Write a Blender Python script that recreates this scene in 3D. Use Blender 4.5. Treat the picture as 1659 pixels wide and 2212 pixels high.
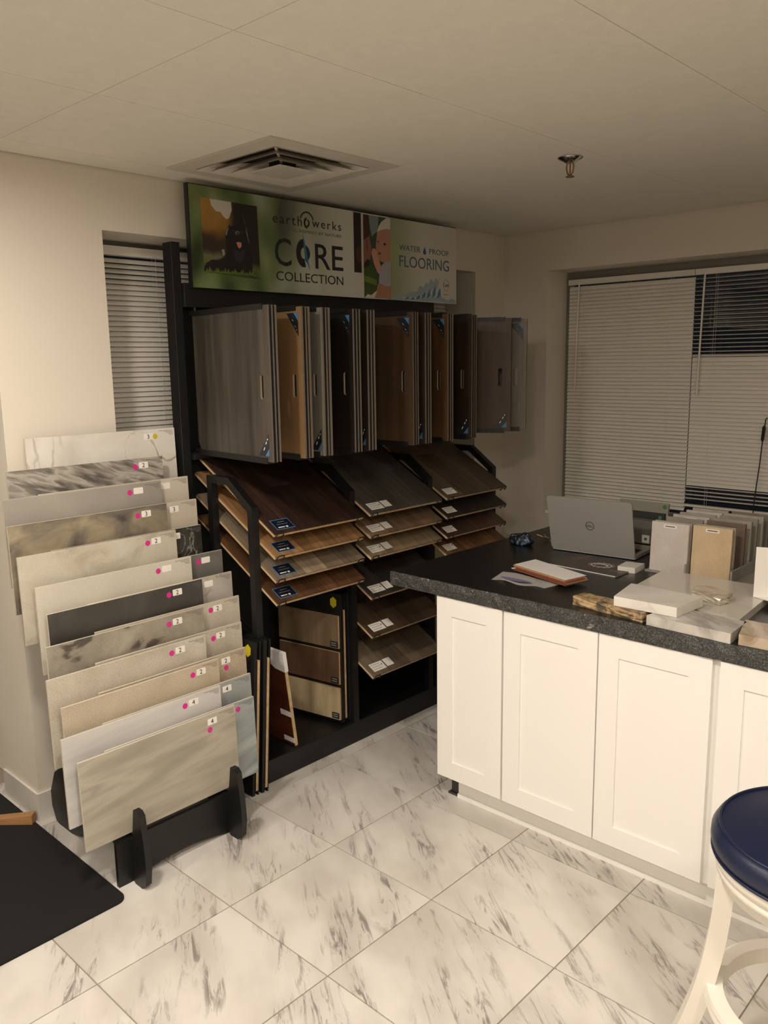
import bpy, bmesh, math, random
from mathutils import Vector, Matrix
from mathutils.geometry import tessellate_polygon
R = math.radians
PI = math.pi
random.seed(7)
for o in list(bpy.data.objects):
    bpy.data.objects.remove(o)
SC = bpy.context.scene
COL = SC.collection

# ------------------------------------------------------------------ camera
cam_d = bpy.data.cameras.new('camera')
cam_d.sensor_fit = 'HORIZONTAL'
cam_d.sensor_width = 36.0
cam_d.lens = 1792.2 / 1659.0 * 36.0
cam_d.clip_start = 0.02
cam = bpy.data.objects.new('camera', cam_d)
COL.objects.link(cam)
CPOS = Vector((2.4722, -2.3039, 1.7083))
PITCH, ROLL, YAW = 0.178426, -0.014723, -0.756562
fw = Vector((math.sin(YAW) * math.cos(PITCH), math.cos(YAW) * math.cos(PITCH), -math.sin(PITCH)))
rt = fw.cross(Vector((0, 0, 1))).normalized()
up = rt.cross(fw)
r2 = math.cos(ROLL) * rt + math.sin(ROLL) * up
u2 = -math.sin(ROLL) * rt + math.cos(ROLL) * up
m = Matrix((r2, u2, -fw)).transposed().to_4x4()
m.translation = CPOS
cam.matrix_world = m
SC.camera = cam

# ------------------------------------------------------------------ world (night outside) and exposure
w = bpy.data.worlds.new('world')
SC.world = w
w.use_nodes = True
w.node_tree.nodes['Background'].inputs[0].default_value = (0.010, 0.011, 0.014, 1)
w.node_tree.nodes['Background'].inputs[1].default_value = 0.5
SC.view_settings.view_transform = 'Standard'
SC.view_settings.look = 'None'
SC.view_settings.gamma = 1.0
SC.view_settings.use_curve_mapping = False
SC.view_settings.exposure = 0.0
LAMP = 370.0                     # strength of the ceiling downlights' lenses
LAMPCOL = (1.0, 0.905, 0.80)
DOWNLIGHTS = [(0.45, -1.62), (1.70, -1.62), (0.45, -3.2), (1.70, -3.2), (2.95, -1.62), (2.95, -3.2)]

# ------------------------------------------------------------------ materials
MATS = {}
def lin(c):
    return tuple(((v / 255.0) / 12.92 if v / 255.0 <= 0.04045 else ((v / 255.0 + 0.055) / 1.055) ** 2.4) for v in c)
def base(name):
    mt = bpy.data.materials.new(name)
    mt.use_nodes = True
    nt = mt.node_tree
    return mt, nt, nt.nodes['Principled BSDF']
def plain(name, rgb, rough=0.5, metal=0.0, bump=0.0, bscale=200.0, var=0.0, emit=None, spec=None, coat=0.0):
    if name in MATS:
        return MATS[name]
    mt, nt, b = base(name)
    c = lin(rgb)
    b.inputs['Base Color'].default_value = (*c, 1)
    b.inputs['Roughness'].default_value = rough
    b.inputs['Metallic'].default_value = metal
    if spec is not None:
        b.inputs['Specular IOR Level'].default_value = spec
    if coat:
        b.inputs['Coat Weight'].default_value = coat
        b.inputs['Coat Roughness'].default_value = 0.08
    tc = nt.nodes.new('ShaderNodeTexCoord')
    if var > 0:
        n = nt.nodes.new('ShaderNodeTexNoise')
        n.inputs['Scale'].default_value = bscale * 0.15
        n.inputs['Detail'].default_value = 4
        nt.links.new(tc.outputs['Object'], n.inputs['Vector'])
        mx = nt.nodes.new('ShaderNodeMixRGB')
        mx.inputs[1].default_value = (*[v * (1 - var) for v in c], 1)
        mx.inputs[2].default_value = (*[min(1, v * (1 + var)) for v in c], 1)
        nt.links.new(n.outputs['Fac'], mx.inputs[0])
        nt.links.new(mx.outputs[0], b.inputs['Base Color'])
    if bump > 0:
        n2 = nt.nodes.new('ShaderNodeTexNoise')
        n2.inputs['Scale'].default_value = bscale
        n2.inputs['Detail'].default_value = 3
        nt.links.new(tc.outputs['Object'], n2.inputs['Vector'])
        bp = nt.nodes.new('ShaderNodeBump')
        bp.inputs['Strength'].default_value = bump
        bp.inputs['Distance'].default_value = 0.002
        nt.links.new(n2.outputs['Fac'], bp.inputs['Height'])
        nt.links.new(bp.outputs[0], b.inputs['Normal'])
    if emit:
        b.inputs['Emission Color'].default_value = (*emit[0], 1)
        b.inputs['Emission Strength'].default_value = emit[1]
    MATS[name] = mt
    return mt
def mapped(nt, scale, rot=(0, 0, 0), rnd=True, coord='Object'):
    tc = nt.nodes.new('ShaderNodeTexCoord')
    mp = nt.nodes.new('ShaderNodeMapping')
    mp.inputs['Scale'].default_value = scale
    src = tc.outputs[coord]
    if any(rot):
        m0 = nt.nodes.new('ShaderNodeMapping')
        m0.inputs['Rotation'].default_value = rot
        nt.links.new(src, m0.inputs[0])
        src = m0.outputs[0]
    if rnd:
        oi = nt.nodes.new('ShaderNodeObjectInfo')
        mul = nt.nodes.new('ShaderNodeMath'); mul.operation = 'MULTIPLY'; mul.inputs[1].default_value = 37.0
        nt.links.new(oi.outputs['Random'], mul.inputs[0])
        ad = nt.nodes.new('ShaderNodeVectorMath'); ad.operation = 'ADD'
        nt.links.new(mp.outputs[0], ad.inputs[0]); nt.links.new(mul.outputs[0], ad.inputs[1])
        nt.links.new(src, mp.inputs[0])
        return ad.outputs[0]
    nt.links.new(src, mp.inputs[0])
    return mp.outputs[0]
def ramp(nt, stops, interp='LINEAR'):
    r = nt.nodes.new('ShaderNodeValToRGB')
    e = r.color_ramp
    e.interpolation = interp
    while len(e.elements) < len(stops):
        e.elements.new(0.5)
    for i, (p, c) in enumerate(stops):
        e.elements[i].position = p
        e.elements[i].color = (*lin(c), 1)
    return r
def wood(name, dark, light, grain=(90, 6, 90), rough=0.5, contrast=(0.34, 0.66), tone=0.28):
    """streaky wood: fine grain stretched along local X or Z (small entry of `grain`), tone differs from piece to piece"""
    if name in MATS:
        return MATS[name]
    mt, nt, b = base(name)
    v = mapped(nt, grain)
    n = nt.nodes.new('ShaderNodeTexNoise'); n.inputs['Scale'].default_value = 1.0; n.inputs['Detail'].default_value = 5; n.inputs['Roughness'].default_value = 0.65
    nt.links.new(v, n.inputs['Vector'])
    v2 = mapped(nt, tuple(g * 0.18 for g in grain))
    n2 = nt.nodes.new('ShaderNodeTexNoise'); n2.inputs['Scale'].default_value = 1.0; n2.inputs['Detail'].default_value = 3; n2.inputs['Distortion'].default_value = 0.6
    nt.links.new(v2, n2.inputs['Vector'])
    ad = nt.nodes.new('ShaderNodeMath'); ad.operation = 'ADD'
    nt.links.new(n.outputs['Fac'], ad.inputs[0]); nt.links.new(n2.outputs['Fac'], ad.inputs[1])
    hf = nt.nodes.new('ShaderNodeMath'); hf.operation = 'MULTIPLY'; hf.inputs[1].default_value = 0.5
    nt.links.new(ad.outputs[0], hf.inputs[0])
    mid = tuple((a + c) / 2 for a, c in zip(dark, light))
    r = ramp(nt, [(contrast[0], dark), (0.5, mid), (contrast[1], light)])
    nt.links.new(hf.outputs[0], r.inputs[0])
    oi = nt.nodes.new('ShaderNodeObjectInfo')
    mr = nt.nodes.new('ShaderNodeMapRange'); mr.inputs['To Min'].default_value = 1 - tone; mr.inputs['To Max'].default_value = 1 + tone
    nt.links.new(oi.outputs['Random'], mr.inputs[0])
    hs = nt.nodes.new('ShaderNodeHueSaturation')
    nt.links.new(mr.outputs[0], hs.inputs['Value']); nt.links.new(r.outputs[0], hs.inputs['Color'])
    nt.links.new(hs.outputs[0], b.inputs['Base Color'])
    b.inputs['Roughness'].default_value = rough
    bp = nt.nodes.new('ShaderNodeBump'); bp.inputs['Strength'].default_value = 0.15; bp.inputs['Distance'].default_value = 0.001
    nt.links.new(n.outputs['Fac'], bp.inputs['Height']); nt.links.new(bp.outputs[0], b.inputs['Normal'])
    MATS[name] = mt
    return mt
def stone(name, stops, scale=(3, 3, 3), rot=(0, 0, 0), rough=0.35, distort=0.8, detail=6, speck=0.0, vein=None, vscale=None, vw=0.03, coat=0.0):
    """cloudy stone; optional thin veins of colour `vein`, optional fine speckle"""
    if name in MATS:
        return MATS[name]
    mt, nt, b = base(name)
    v = mapped(nt, scale, rot)
    n = nt.nodes.new('ShaderNodeTexNoise'); n.inputs['Scale'].default_value = 1.0; n.inputs['Detail'].default_value = detail
    n.inputs['Distortion'].default_value = distort
    nt.links.new(v, n.inputs['Vector'])
    r = ramp(nt, stops)
    nt.links.new(n.outputs['Fac'], r.inputs[0])
    out = r.outputs[0]
    if vein:
        v2 = mapped(nt, vscale or scale, rot)
        n3 = nt.nodes.new('ShaderNodeTexNoise'); n3.inputs['Scale'].default_value = 1.0; n3.inputs['Detail'].default_value = 7; n3.inputs['Distortion'].default_value = 1.1
        nt.links.new(v2, n3.inputs['Vector'])
        s = nt.nodes.new('ShaderNodeMath'); s.operation = 'SUBTRACT'; s.inputs[1].default_value = 0.5
        a = nt.nodes.new('ShaderNodeMath'); a.operation = 'ABSOLUTE'
        mr = nt.nodes.new('ShaderNodeMapRange'); mr.inputs['From Min'].default_value = 0.0; mr.inputs['From Max'].default_value = vw
        mr.inputs['To Min'].default_value = 1.0; mr.inputs['To Max'].default_value = 0.0
        nt.links.new(n3.outputs['Fac'], s.inputs[0]); nt.links.new(s.outputs[0], a.inputs[0]); nt.links.new(a.outputs[0], mr.inputs[0])
        # break the veins up
        n4 = nt.nodes.new('ShaderNodeTexNoise'); n4.inputs['Scale'].default_value = 0.7; n4.inputs['Detail'].default_value = 3
        nt.links.new(v2, n4.inputs['Vector'])
        r4 = ramp(nt, [(0.45, (0, 0, 0)), (0.62, (255, 255, 255))])
        nt.links.new(n4.outputs['Fac'], r4.inputs[0])
        ml = nt.nodes.new('ShaderNodeMath'); ml.operation = 'MULTIPLY'
        nt.links.new(mr.outputs[0], ml.inputs[0]); nt.links.new(r4.outputs[0], ml.inputs[1])
        mx = nt.nodes.new('ShaderNodeMixRGB'); mx.inputs[2].default_value = (*lin(vein), 1)
        nt.links.new(ml.outputs[0], mx.inputs[0]); nt.links.new(out, mx.inputs[1])
        out = mx.outputs[0]
    if speck > 0:
        v5 = mapped(nt, (260, 260, 260))
        n5 = nt.nodes.new('ShaderNodeTexNoise'); n5.inputs['Scale'].default_value = 1.0; n5.inputs['Detail'].default_value = 2
        nt.links.new(v5, n5.inputs['Vector'])
        r5 = ramp(nt, [(0.35, (90, 90, 90)), (0.65, (255, 255, 255))])
        nt.links.new(n5.outputs['Fac'], r5.inputs[0])
        mx = nt.nodes.new('ShaderNodeMixRGB'); mx.blend_type = 'MULTIPLY'; mx.inputs[0].default_value = speck
        nt.links.new(out, mx.inputs[1]); nt.links.new(r5.outputs[0], mx.inputs[2])
        out = mx.outputs[0]
    nt.links.new(out, b.inputs['Base Color'])
    b.inputs['Roughness'].default_value = rough
    if coat:
        b.inputs['Coat Weight'].default_value = coat
    MATS[name] = mt
    return mt

def floor_marble():
    mt, nt, b = base('floor_marble')
    tc = nt.nodes.new('ShaderNodeTexCoord')
    oi = nt.nodes.new('ShaderNodeObjectInfo')
    mul = nt.nodes.new('ShaderNodeMath'); mul.operation = 'MULTIPLY'; mul.inputs[1].default_value = 41.0
    nt.links.new(oi.outputs['Random'], mul.inputs[0])
    def coords(scale, rz):
        r0 = nt.nodes.new('ShaderNodeMapping'); r0.inputs['Rotation'].default_value = (0, 0, rz)
        s0 = nt.nodes.new('ShaderNodeMapping'); s0.inputs['Scale'].default_value = scale
        ad = nt.nodes.new('ShaderNodeVectorMath'); ad.operation = 'ADD'
        nt.links.new(tc.outputs['Object'], r0.inputs[0]); nt.links.new(r0.outputs[0], s0.inputs[0])
        nt.links.new(s0.outputs[0], ad.inputs[0]); nt.links.new(mul.outputs[0], ad.inputs[1])
        return ad.outputs[0]
    RZ = R(35)
    # cloudy base
    n1 = nt.nodes.new('ShaderNodeTexNoise'); n1.inputs['Scale'].default_value = 1; n1.inputs['Detail'].default_value = 3
    nt.links.new(coords((3, 5, 1), RZ), n1.inputs['Vector'])
    r1 = ramp(nt, [(0.35, (196, 190, 181)), (0.6, (216, 211, 203))])
    nt.links.new(n1.outputs['Fac'], r1.inputs[0])
    # fine streaks running diagonally over the tile
    n2 = nt.nodes.new('ShaderNodeTexNoise'); n2.inputs['Scale'].default_value = 1; n2.inputs['Detail'].default_value = 9; n2.inputs['Roughness'].default_value = 0.68; n2.inputs['Distortion'].default_value = 0.9
    nt.links.new(coords((6.5, 40, 1), RZ), n2.inputs['Vector'])
    r2_ = ramp(nt, [(0.515, (0, 0, 0)), (0.61, (255, 255, 255))])
    nt.links.new(n2.outputs['Fac'], r2_.inputs[0])
    # patches where streaks gather
    n3 = nt.nodes.new('ShaderNodeTexNoise'); n3.inputs['Scale'].default_value = 1; n3.inputs['Detail'].default_value = 2
    nt.links.new(coords((2.6, 8.5, 1), RZ), n3.inputs['Vector'])
    r3 = ramp(nt, [(0.48, (0, 0, 0)), (0.62, (255, 255, 255))])
    nt.links.new(n3.outputs['Fac'], r3.inputs[0])
    ml = nt.nodes.new('ShaderNodeMath'); ml.operation = 'MULTIPLY'
    nt.links.new(r2_.outputs[0], ml.inputs[0]); nt.links.new(r3.outputs[0], ml.inputs[1])
    sc = nt.nodes.new('ShaderNodeMath'); sc.operation = 'MULTIPLY'; sc.inputs[1].default_value = 0.85
    nt.links.new(ml.outputs[0], sc.inputs[0])
    mx = nt.nodes.new('ShaderNodeMixRGB'); mx.inputs[2].default_value = (*lin((104, 93, 88)), 1)
    nt.links.new(sc.outputs[0], mx.inputs[0]); nt.links.new(r1.outputs[0], mx.inputs[1])
    # soft grey wash round the streaks
    w2 = nt.nodes.new('ShaderNodeMath'); w2.operation = 'MULTIPLY'; w2.inputs[1].default_value = 0.22
    nt.links.new(r3.outputs[0], w2.inputs[0])
    mx2 = nt.nodes.new('ShaderNodeMixRGB'); mx2.inputs[2].default_value = (*lin((178, 170, 164)), 1)
    nt.links.new(w2.outputs[0], mx2.inputs[0]); nt.links.new(mx.outputs[0], mx2.inputs[1])
    nt.links.new(mx2.outputs[0], b.inputs['Base Color'])
    b.inputs['Roughness'].default_value = 0.38
    return mt

WALL = plain('wall_paint', (222, 214, 200), 0.75, bump=0.15, bscale=120)
REVEAL = WALL
CEIL = plain('ceiling_board', (238, 233, 221), 0.9, bump=0.6, bscale=160, var=0.05)
CEILBACK = plain('ceiling_gap', (62, 57, 50), 0.9)
FLOORM = floor_marble()
GROUT = plain('grout', (150, 140, 124), 0.9, bump=0.3, bscale=300)
BASETILE = stone('baseboard_tile', [(0.3, (205, 200, 190)), (0.7, (226, 222, 214))], (5, 5, 5), rough=0.35)
BLACK = plain('black_metal', (17, 17, 18), 0.45, 0.0, bump=0.1, bscale=400)
BLACKB = plain('black_board', (9, 9, 9), 0.6)
BLACKW = plain('black_melamine', (16, 16, 17), 0.42)
CABW = plain('cabinet_white', (246, 243, 238), 0.38)
CHROME = plain('chrome', (200, 200, 200), 0.18, 1.0)
BRASS = plain('brass', (150, 125, 85), 0.35, 1.0)
SLAT = plain('blind_slat', (238, 232, 222), 0.5)
VENTW = plain('vent_white', (214, 208, 196), 0.5)
DARKV = plain('vent_dark', (18, 17, 15), 0.9)
WHITE = plain('white_label', (238, 234, 226), 0.6)
PAPER = plain('paper', (232, 228, 224), 0.8)
PINK = plain('pink_dot', (214, 40, 140), 0.5)
YELLOW = plain('yellow_sticker', (205, 190, 30), 0.5)
INK = plain('ink', (28, 26, 26), 0.7)
GREYINK = plain('grey_ink', (95, 92, 88), 0.8)
TILEEDGE = plain('tile_edge', (200, 190, 172), 0.7)
EDGEWOOD = wood('board_edge', (176, 146, 106), (214, 186, 146), (8, 60, 60), 0.7, tone=0.08)
GLASS = None
def glassmat():
    mt, nt, b = base('window_glass')
    b.inputs['Base Color'].default_value = (0.8, 0.85, 0.85, 1)
    b.inputs['Roughness'].default_value = 0.02
    b.inputs['Transmission Weight'].default_value = 1.0
    b.inputs['IOR'].default_value = 1.45
    return mt
GLASS = glassmat()

# ------------------------------------------------------------------ mesh helpers
def mesh_from(name, bm, smooth=False):
    me = bpy.data.meshes.new(name)
    bmesh.ops.recalc_face_normals(bm, faces=bm.faces[:])
    bm.to_mesh(me); bm.free()
    if smooth:
        for p in me.polygons:
            p.use_smooth = True
    return me
def obj(name, me, mat=None, parent=None, loc=(0, 0, 0), rot=(0, 0, 0)):
    if isinstance(me, bmesh.types.BMesh):
        me = mesh_from(name, me)
    o = bpy.data.objects.new(name, me)
    COL.objects.link(o)
    if mat is not None and len(me.materials) == 0:
        me.materials.append(mat)
    o.location = loc; o.rotation_euler = rot
    if parent is not None:
        o.parent = parent
    return o
def tag(o, label=None, cat=None, group=None, kind=None):
    if label: o['label'] = label
    if cat: o['category'] = cat
    if group: o['group'] = group
    if kind: o['kind'] = kind
    return o
def thing(name, label, cat, loc=(0, 0, 0), rot=(0, 0, 0), group=None):
    o = bpy.data.objects.new(name, None)
    COL.objects.link(o)
    o.empty_display_size = 0.05
    o.location = loc; o.rotation_euler = rot
    return tag(o, label, cat, group)
def box(bm, x0, x1, y0, y1, z0, z1, bevel=0.0):
    vs = [bm.verts.new((x, y, z)) for x in (x0, x1) for y in (y0, y1) for z in (z0, z1)]
    fs = [(0, 1, 3, 2), (4, 6, 7, 5), (0, 4, 5, 1), (2, 3, 7, 6), (0, 2, 6, 4), (1, 5, 7, 3)]
    faces = [bm.faces.new([vs[i] for i in f]) for f in fs]
    if bevel > 0:
        es = list({e for f in faces for e in f.edges})
        bmesh.ops.bevel(bm, geom=es, offset=bevel, segments=2, affect='EDGES', profile=0.5)
    return bm
def bx(*a, bevel=0.0):
    return box(bmesh.new(), *a, bevel=bevel)
def prism(bm, outer, holes=(), lo=0.0, hi=0.01, axis='z'):
    """extrude a polygon (with holes); axis tells the extrusion direction: z -> (u,v)=(x,y), y -> (x,z), x -> (y,z)"""
    def P(u, v, t):
        return (u, v, t) if axis == 'z' else ((u, t, v) if axis == 'y' else (t, u, v))
    loops = [list(outer)] + [list(h) for h in holes]
    flat = [p for l in loops for p in l]
    tris = tessellate_polygon([[Vector((p[0], p[1], 0)) for p in l] for l in loops])
    lov = [bm.verts.new(P(p[0], p[1], lo)) for p in flat]
    hiv = [bm.verts.new(P(p[0], p[1], hi)) for p in flat]
    for t in tris:
        try:
            bm.faces.new([lov[i] for i in t]); bm.faces.new([hiv[i] for i in reversed(t)])
        except ValueError:
            pass
    k = 0
    for l in loops:
        n = len(l)
        for i in range(n):
            a, c = k + i, k + (i + 1) % n
            bm.faces.new([lov[a], lov[c], hiv[c], hiv[a]])
        k += n
    return bm
def tube(bm, pts, r, seg=8, closed=False):
    pts = [Vector(p) for p in pts]
    rings = []
    n = len(pts)
    prev = None
    for i, p in enumerate(pts):
        if closed:
            d = (pts[(i + 1) % n] - pts[i - 1])
        else:
            d = pts[min(i + 1, n - 1)] - pts[max(i - 1, 0)]
        d.normalize()
        ref = prev if prev is not None else (Vector((0, 0, 1)) if abs(d.z) < 0.9 else Vector((1, 0, 0)))
        a = d.cross(ref).normalized(); b_ = a.cross(d).normalized()
        prev = b_
        rr = r[i] if isinstance(r, (list, tuple)) else r
        rings.append([bm.verts.new(p + rr * (math.cos(2 * PI * k / seg) * a + math.sin(2 * PI * k / seg) * b_)) for k in range(seg)])
    m_ = n if closed else n - 1
    for i in range(m_):
        A, B = rings[i], rings[(i + 1) % n]
        for k in range(seg):
            bm.faces.new([A[k], A[(k + 1) % seg], B[(k + 1) % seg], B[k]])
    if not closed:
        bm.faces.new(rings[0][::-1]); bm.faces.new(rings[-1])
    return bm
def lathe(bm, prof, seg=48, c=(0, 0)):
    rings = []
    for (r, z) in prof:
        if r < 1e-6:
            rings.append([bm.verts.new((c[0], c[1], z))])
        else:
            rings.append([bm.verts.new((c[0] + r * math.cos(2 * PI * k / seg), c[1] + r * math.sin(2 * PI * k / seg), z)) for k in range(seg)])
    for A, B in zip(rings[:-1], rings[1:]):
        for k in range(seg):
            j = (k + 1) % seg
            if len(A) == 1 and len(B) == 1: continue
            if len(A) == 1: bm.faces.new([A[0], B[j], B[k]])
            elif len(B) == 1: bm.faces.new([A[k], A[j], B[0]])
            else: bm.faces.new([A[k], A[j], B[j], B[k]])
    return bm
def disc(r, n=24, c=(0, 0), sx=1.0, sy=1.0):
    return [(c[0] + r * sx * math.cos(2 * PI * k / n), c[1] + r * sy * math.sin(2 * PI * k / n)) for k in range(n)]
def stadium(cx, cy, w, h, n=6):
    r = w / 2
    p = [(cx + r * math.cos(t), cy + h / 2 - r + r * math.sin(t)) for t in [PI * k / n for k in range(n + 1)]]
    p += [(cx + r * math.cos(t), cy - h / 2 + r + r * math.sin(t)) for t in [PI + PI * k / n for k in range(n + 1)]]
    return p
FONTROT_X = (PI / 2, 0, PI / 2)      # lettering that faces +X
FONTROT_MY = (PI / 2, 0, 0)          # lettering that faces -Y
def text(body, size, mat, parent, loc, rot, name='lettering', extrude=0.0003, width=None, bold=0.0, align='LEFT', space=1.0):
    cu = bpy.data.curves.new(name, 'FONT')
    cu.body = body; cu.size = size; cu.extrude = extrude; cu.align_x = align; cu.space_character = space
    cu.offset = bold; cu.resolution_u = 3
    tmp = bpy.data.objects.new('tmp', cu)
    COL.objects.link(tmp)
    dg = bpy.context.evaluated_depsgraph_get()
    me = bpy.data.meshes.new_from_object(tmp.evaluated_get(dg))
    bpy.data.objects.remove(tmp); bpy.data.curves.remove(cu)
    if width and len(me.vertices):
        xs = [v.co.x for v in me.vertices]; s = width / (max(xs) - min(xs)); x0 = min(xs)
        for v in me.vertices: v.co.x = (v.co.x - x0) * s
    me.materials.clear()
    return obj(name, me, mat, parent, loc, rot)
def rounded(w, h, r, n=5, x0=0, y0=0):
    p = []
    for cx, cy, a in ((w - r, h - r, 0), (r, h - r, 90), (r, r, 180), (w - r, r, 270)):
        for k in range(n + 1):
            t = R(a + 90 * k / n)
            p.append((x0 + cx + r * math.cos(t), y0 + cy + r * math.sin(t)))
    return p

# ================================================================== SETTING
S = 0.457
XW, YW, ZC = -0.503, 1.922, 2.43
XR, YR, XE = 4.2, -5.6, -1.25      # far right wall, rear wall, entrance wall
# floor: grout bed and one object for each tile
fl = tag(obj('floor', bx(XE, XR, YR, 2.3, -0.05, -0.003), GROUT), 'marble-look tiled floor with thin dark grout joints', kind='structure')
g = 0.002
tile_me = mesh_from('floor_tile', bx(g, S - g, g, S - g, -0.012, 0.0, bevel=0.0008))
tile_me.materials.append(FLOORM)
for i in range(-2, 9):
    for j in range(-8, 4):
        obj('floor_tile', tile_me, None, fl, (i * S, j * S, 0))
# left wall with window opening
LY0, LY1, LZ0, LZ1, LD = -0.663, 1.639, 0.95, 2.21, 0.30
bm = bmesh.new()
box(bm, XW - LD, XW, -1.092, LY0, 0, ZC + 0.03); box(bm, XW - LD, XW, LY1, YW + 0.30, 0, ZC + 0.03)
box(bm, XW - LD, XW, LY0, LY1, 0, LZ0); box(bm, XW - LD, XW, LY0, LY1, LZ1, ZC + 0.03)
tag(obj('wall_left', bm, WALL), 'cream painted wall with deep window recess', kind='structure')
# window wall
WX0, WX1, WZ0, WZ1, WD = -0.20, 3.2, 0.80, 2.21, 0.27
bm = bmesh.new()
box(bm, XW, WX0, YW, YW + WD, 0, ZC + 0.03); box(bm, WX1, XR + 0.2, YW, YW + WD, 0, ZC + 0.03)
box(bm, WX0, WX1, YW, YW + WD, 0, WZ0); box(bm, WX0, WX1, YW, YW + WD, WZ1, ZC + 0.03)
tag(obj('wall_back', bm, WALL), 'cream painted wall with wide recessed window', kind='structure')
tag(obj('wall_right', bx(XR, XR + 0.2, YR, YW, 0, ZC + 0.03), WALL), 'plain cream wall', kind='structure')
tag(obj('wall_front', bx(XE, XR + 0.2, YR - 0.2, YR, 0, ZC + 0.03), WALL), 'plain cream wall', kind='structure')
# entrance wall with glazed door at the left
bm = bmesh.new()
box(bm, XE - 0.2, XE, YR, -2.25, 0, ZC + 0.03); box(bm, XE - 0.2, XE, -1.2, -1.092 + 0.3, 0, ZC + 0.03); box(bm, XE - 0.2, XE, -2.25, -1.2, 2.1, ZC + 0.03)
box(bm, XE, XW - LD, -1.02, -0.85, 0, ZC + 0.03)
tag(obj('wall_entry', bm, WALL), 'cream wall beside the entrance door', kind='structure')
dm = plain('door_grey', (120, 126, 126), 0.4, 0.3)
bm = bmesh.new()
prism(bm, [(-2.24, 0.01), (-1.21, 0.01), (-1.21, 2.09), (-2.24, 2.09)], [[(-2.12, 0.25), (-1.33, 0.25), (-1.33, 1.97), (-2.12, 1.97)]], XE - 0.12, XE - 0.07, 'x')
d1 = tag(obj('door_1', bm, dm), 'grey metal framed glass entrance door', kind='structure')
obj('pane', bx(XE - 0.10, XE - 0.09, -2.12, -1.33, 0.25, 1.97), GLASS, d1)
bm = bmesh.new(); tube(bm, [(XE - 0.06, -2.17, 0.95), (XE - 0.01, -2.17, 0.95), (XE - 0.01, -2.17, 1.25), (XE - 0.06, -2.17, 1.25)], 0.011)
obj('door_handle', bm, CHROME, d1)
# tiled baseboards round the end of the left wall
bl = tag(obj('baseboard_left', bx(XW, XW + 0.010, -1.102, 1.92, 0, 0.113, bevel=0.001), BASETILE), 'pale marble tile baseboard along the left wall', kind='structure')
tag(obj('baseboard_end', bx(XW - LD, XW - 0.0005, -1.102, -1.0925, 0, 0.113, bevel=0.001), BASETILE), 'pale marble tile baseboard on the wall end', kind='structure')
# ceiling
ce = tag(obj('ceiling', bx(XE, XR, YR, YW, ZC + 0.012, ZC + 0.06), CEILBACK), 'suspended ceiling of long pale panels with fine seams', kind='structure')
PX = [-0.945 + 0.61 * k for k in range(9)]
PY = [-4.74 - 1.22 + 1.22 * k for k in range(7)]
VENT = (-0.335, 0.275, -0.48, 0.13)
def ctile(x0, x1, y0, y1):
    x0, x1, y0, y1 = max(x0, XW + 0.007 if y1 > -1.0 else XE + 0.003), min(x1, XR - 0.003), max(y0, YR + 0.003), min(y1, YW - 0.007)
    if x1 - x0 < 0.03 or y1 - y0 < 0.03: return
    gg = 0.0008
    obj('ceiling_panel', bx(x0 + gg, x1 - gg, y0 + gg, y1 - gg, ZC, ZC + 0.012), CEIL, ce)
for k, x in enumerate(PX):
    for q, y in enumerate(PY):
        cx, cy = x + 0.305, y + 0.61
        if abs(cx + 0.03) < 0.1 and abs(y + 1.08) < 0.05:
            ctile(x, x + 0.61, y, -0.48)
        elif abs(cx + 0.03) < 0.1 and abs(y - 0.14) < 0.05:
            ctile(x, x + 0.61, y, y + 1.22)
        else:
            ctile(x, x + 0.61, y, y + 1.22)
# ---- windows (frames, panes)
FR = plain('window_frame', (128, 124, 116), 0.4, 0.0)
def window(name, label, axis, a0, a1, z0, z1, d, mull):
    bm = bmesh.new(); t = 0.05
    def b_(u0, u1, v0, v1):
        if axis == 'x': box(bm, d - 0.03, d + 0.03, u0, u1, v0, v1)
        else: box(bm, u0, u1, d - 0.03, d + 0.03, v0, v1)
    b_(a0, a1, z0, z0 + t); b_(a0, a1, z1 - t, z1)
    b_(a0, a0 + t, z0 + t, z1 - t); b_(a1 - t, a1, z0 + t, z1 - t)
    for mu in mull: b_(mu - 0.03, mu + 0.03, z0 + t, z1 - t)
    o = tag(obj(name, bm, FR), label, kind='structure')
    edges = [a0 + t] + [q for mu in mull for q in (mu - 0.03, mu + 0.03)] + [a1 - t]
    for k in range(0, len(edges), 2):
        if axis == 'x': obj('pane', bx(d - 0.004, d + 0.004, edges[k], edges[k + 1], z0 + t, z1 - t), GLASS, o)
        else: obj('pane', bx(edges[k], edges[k + 1], d - 0.004, d + 0.004, z0 + t, z1 - t), GLASS, o)
    return o
window('window_1', 'dark window behind the blind in the left wall', 'x', LY0, LY1, LZ0, LZ1, XW - LD + 0.031, [0.48])
window('window_2', 'wide dark window behind two white blinds', 'y', WX0, WX1, WZ0, WZ1, YW + WD - 0.031, [1.9])
tag(obj('trim_1', bx(WX0, WX1, YW + 0.02, YW + WD - 0.062, WZ0, WZ0 + 0.02), CABW), 'white window sill', kind='structure')
tag(obj('trim_2', bx(XW - LD + 0.062, XW - 0.01, LY0, LY1, LZ0, LZ0 + 0.02), CABW), 'white window sill of the left window', kind='structure')

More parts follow.
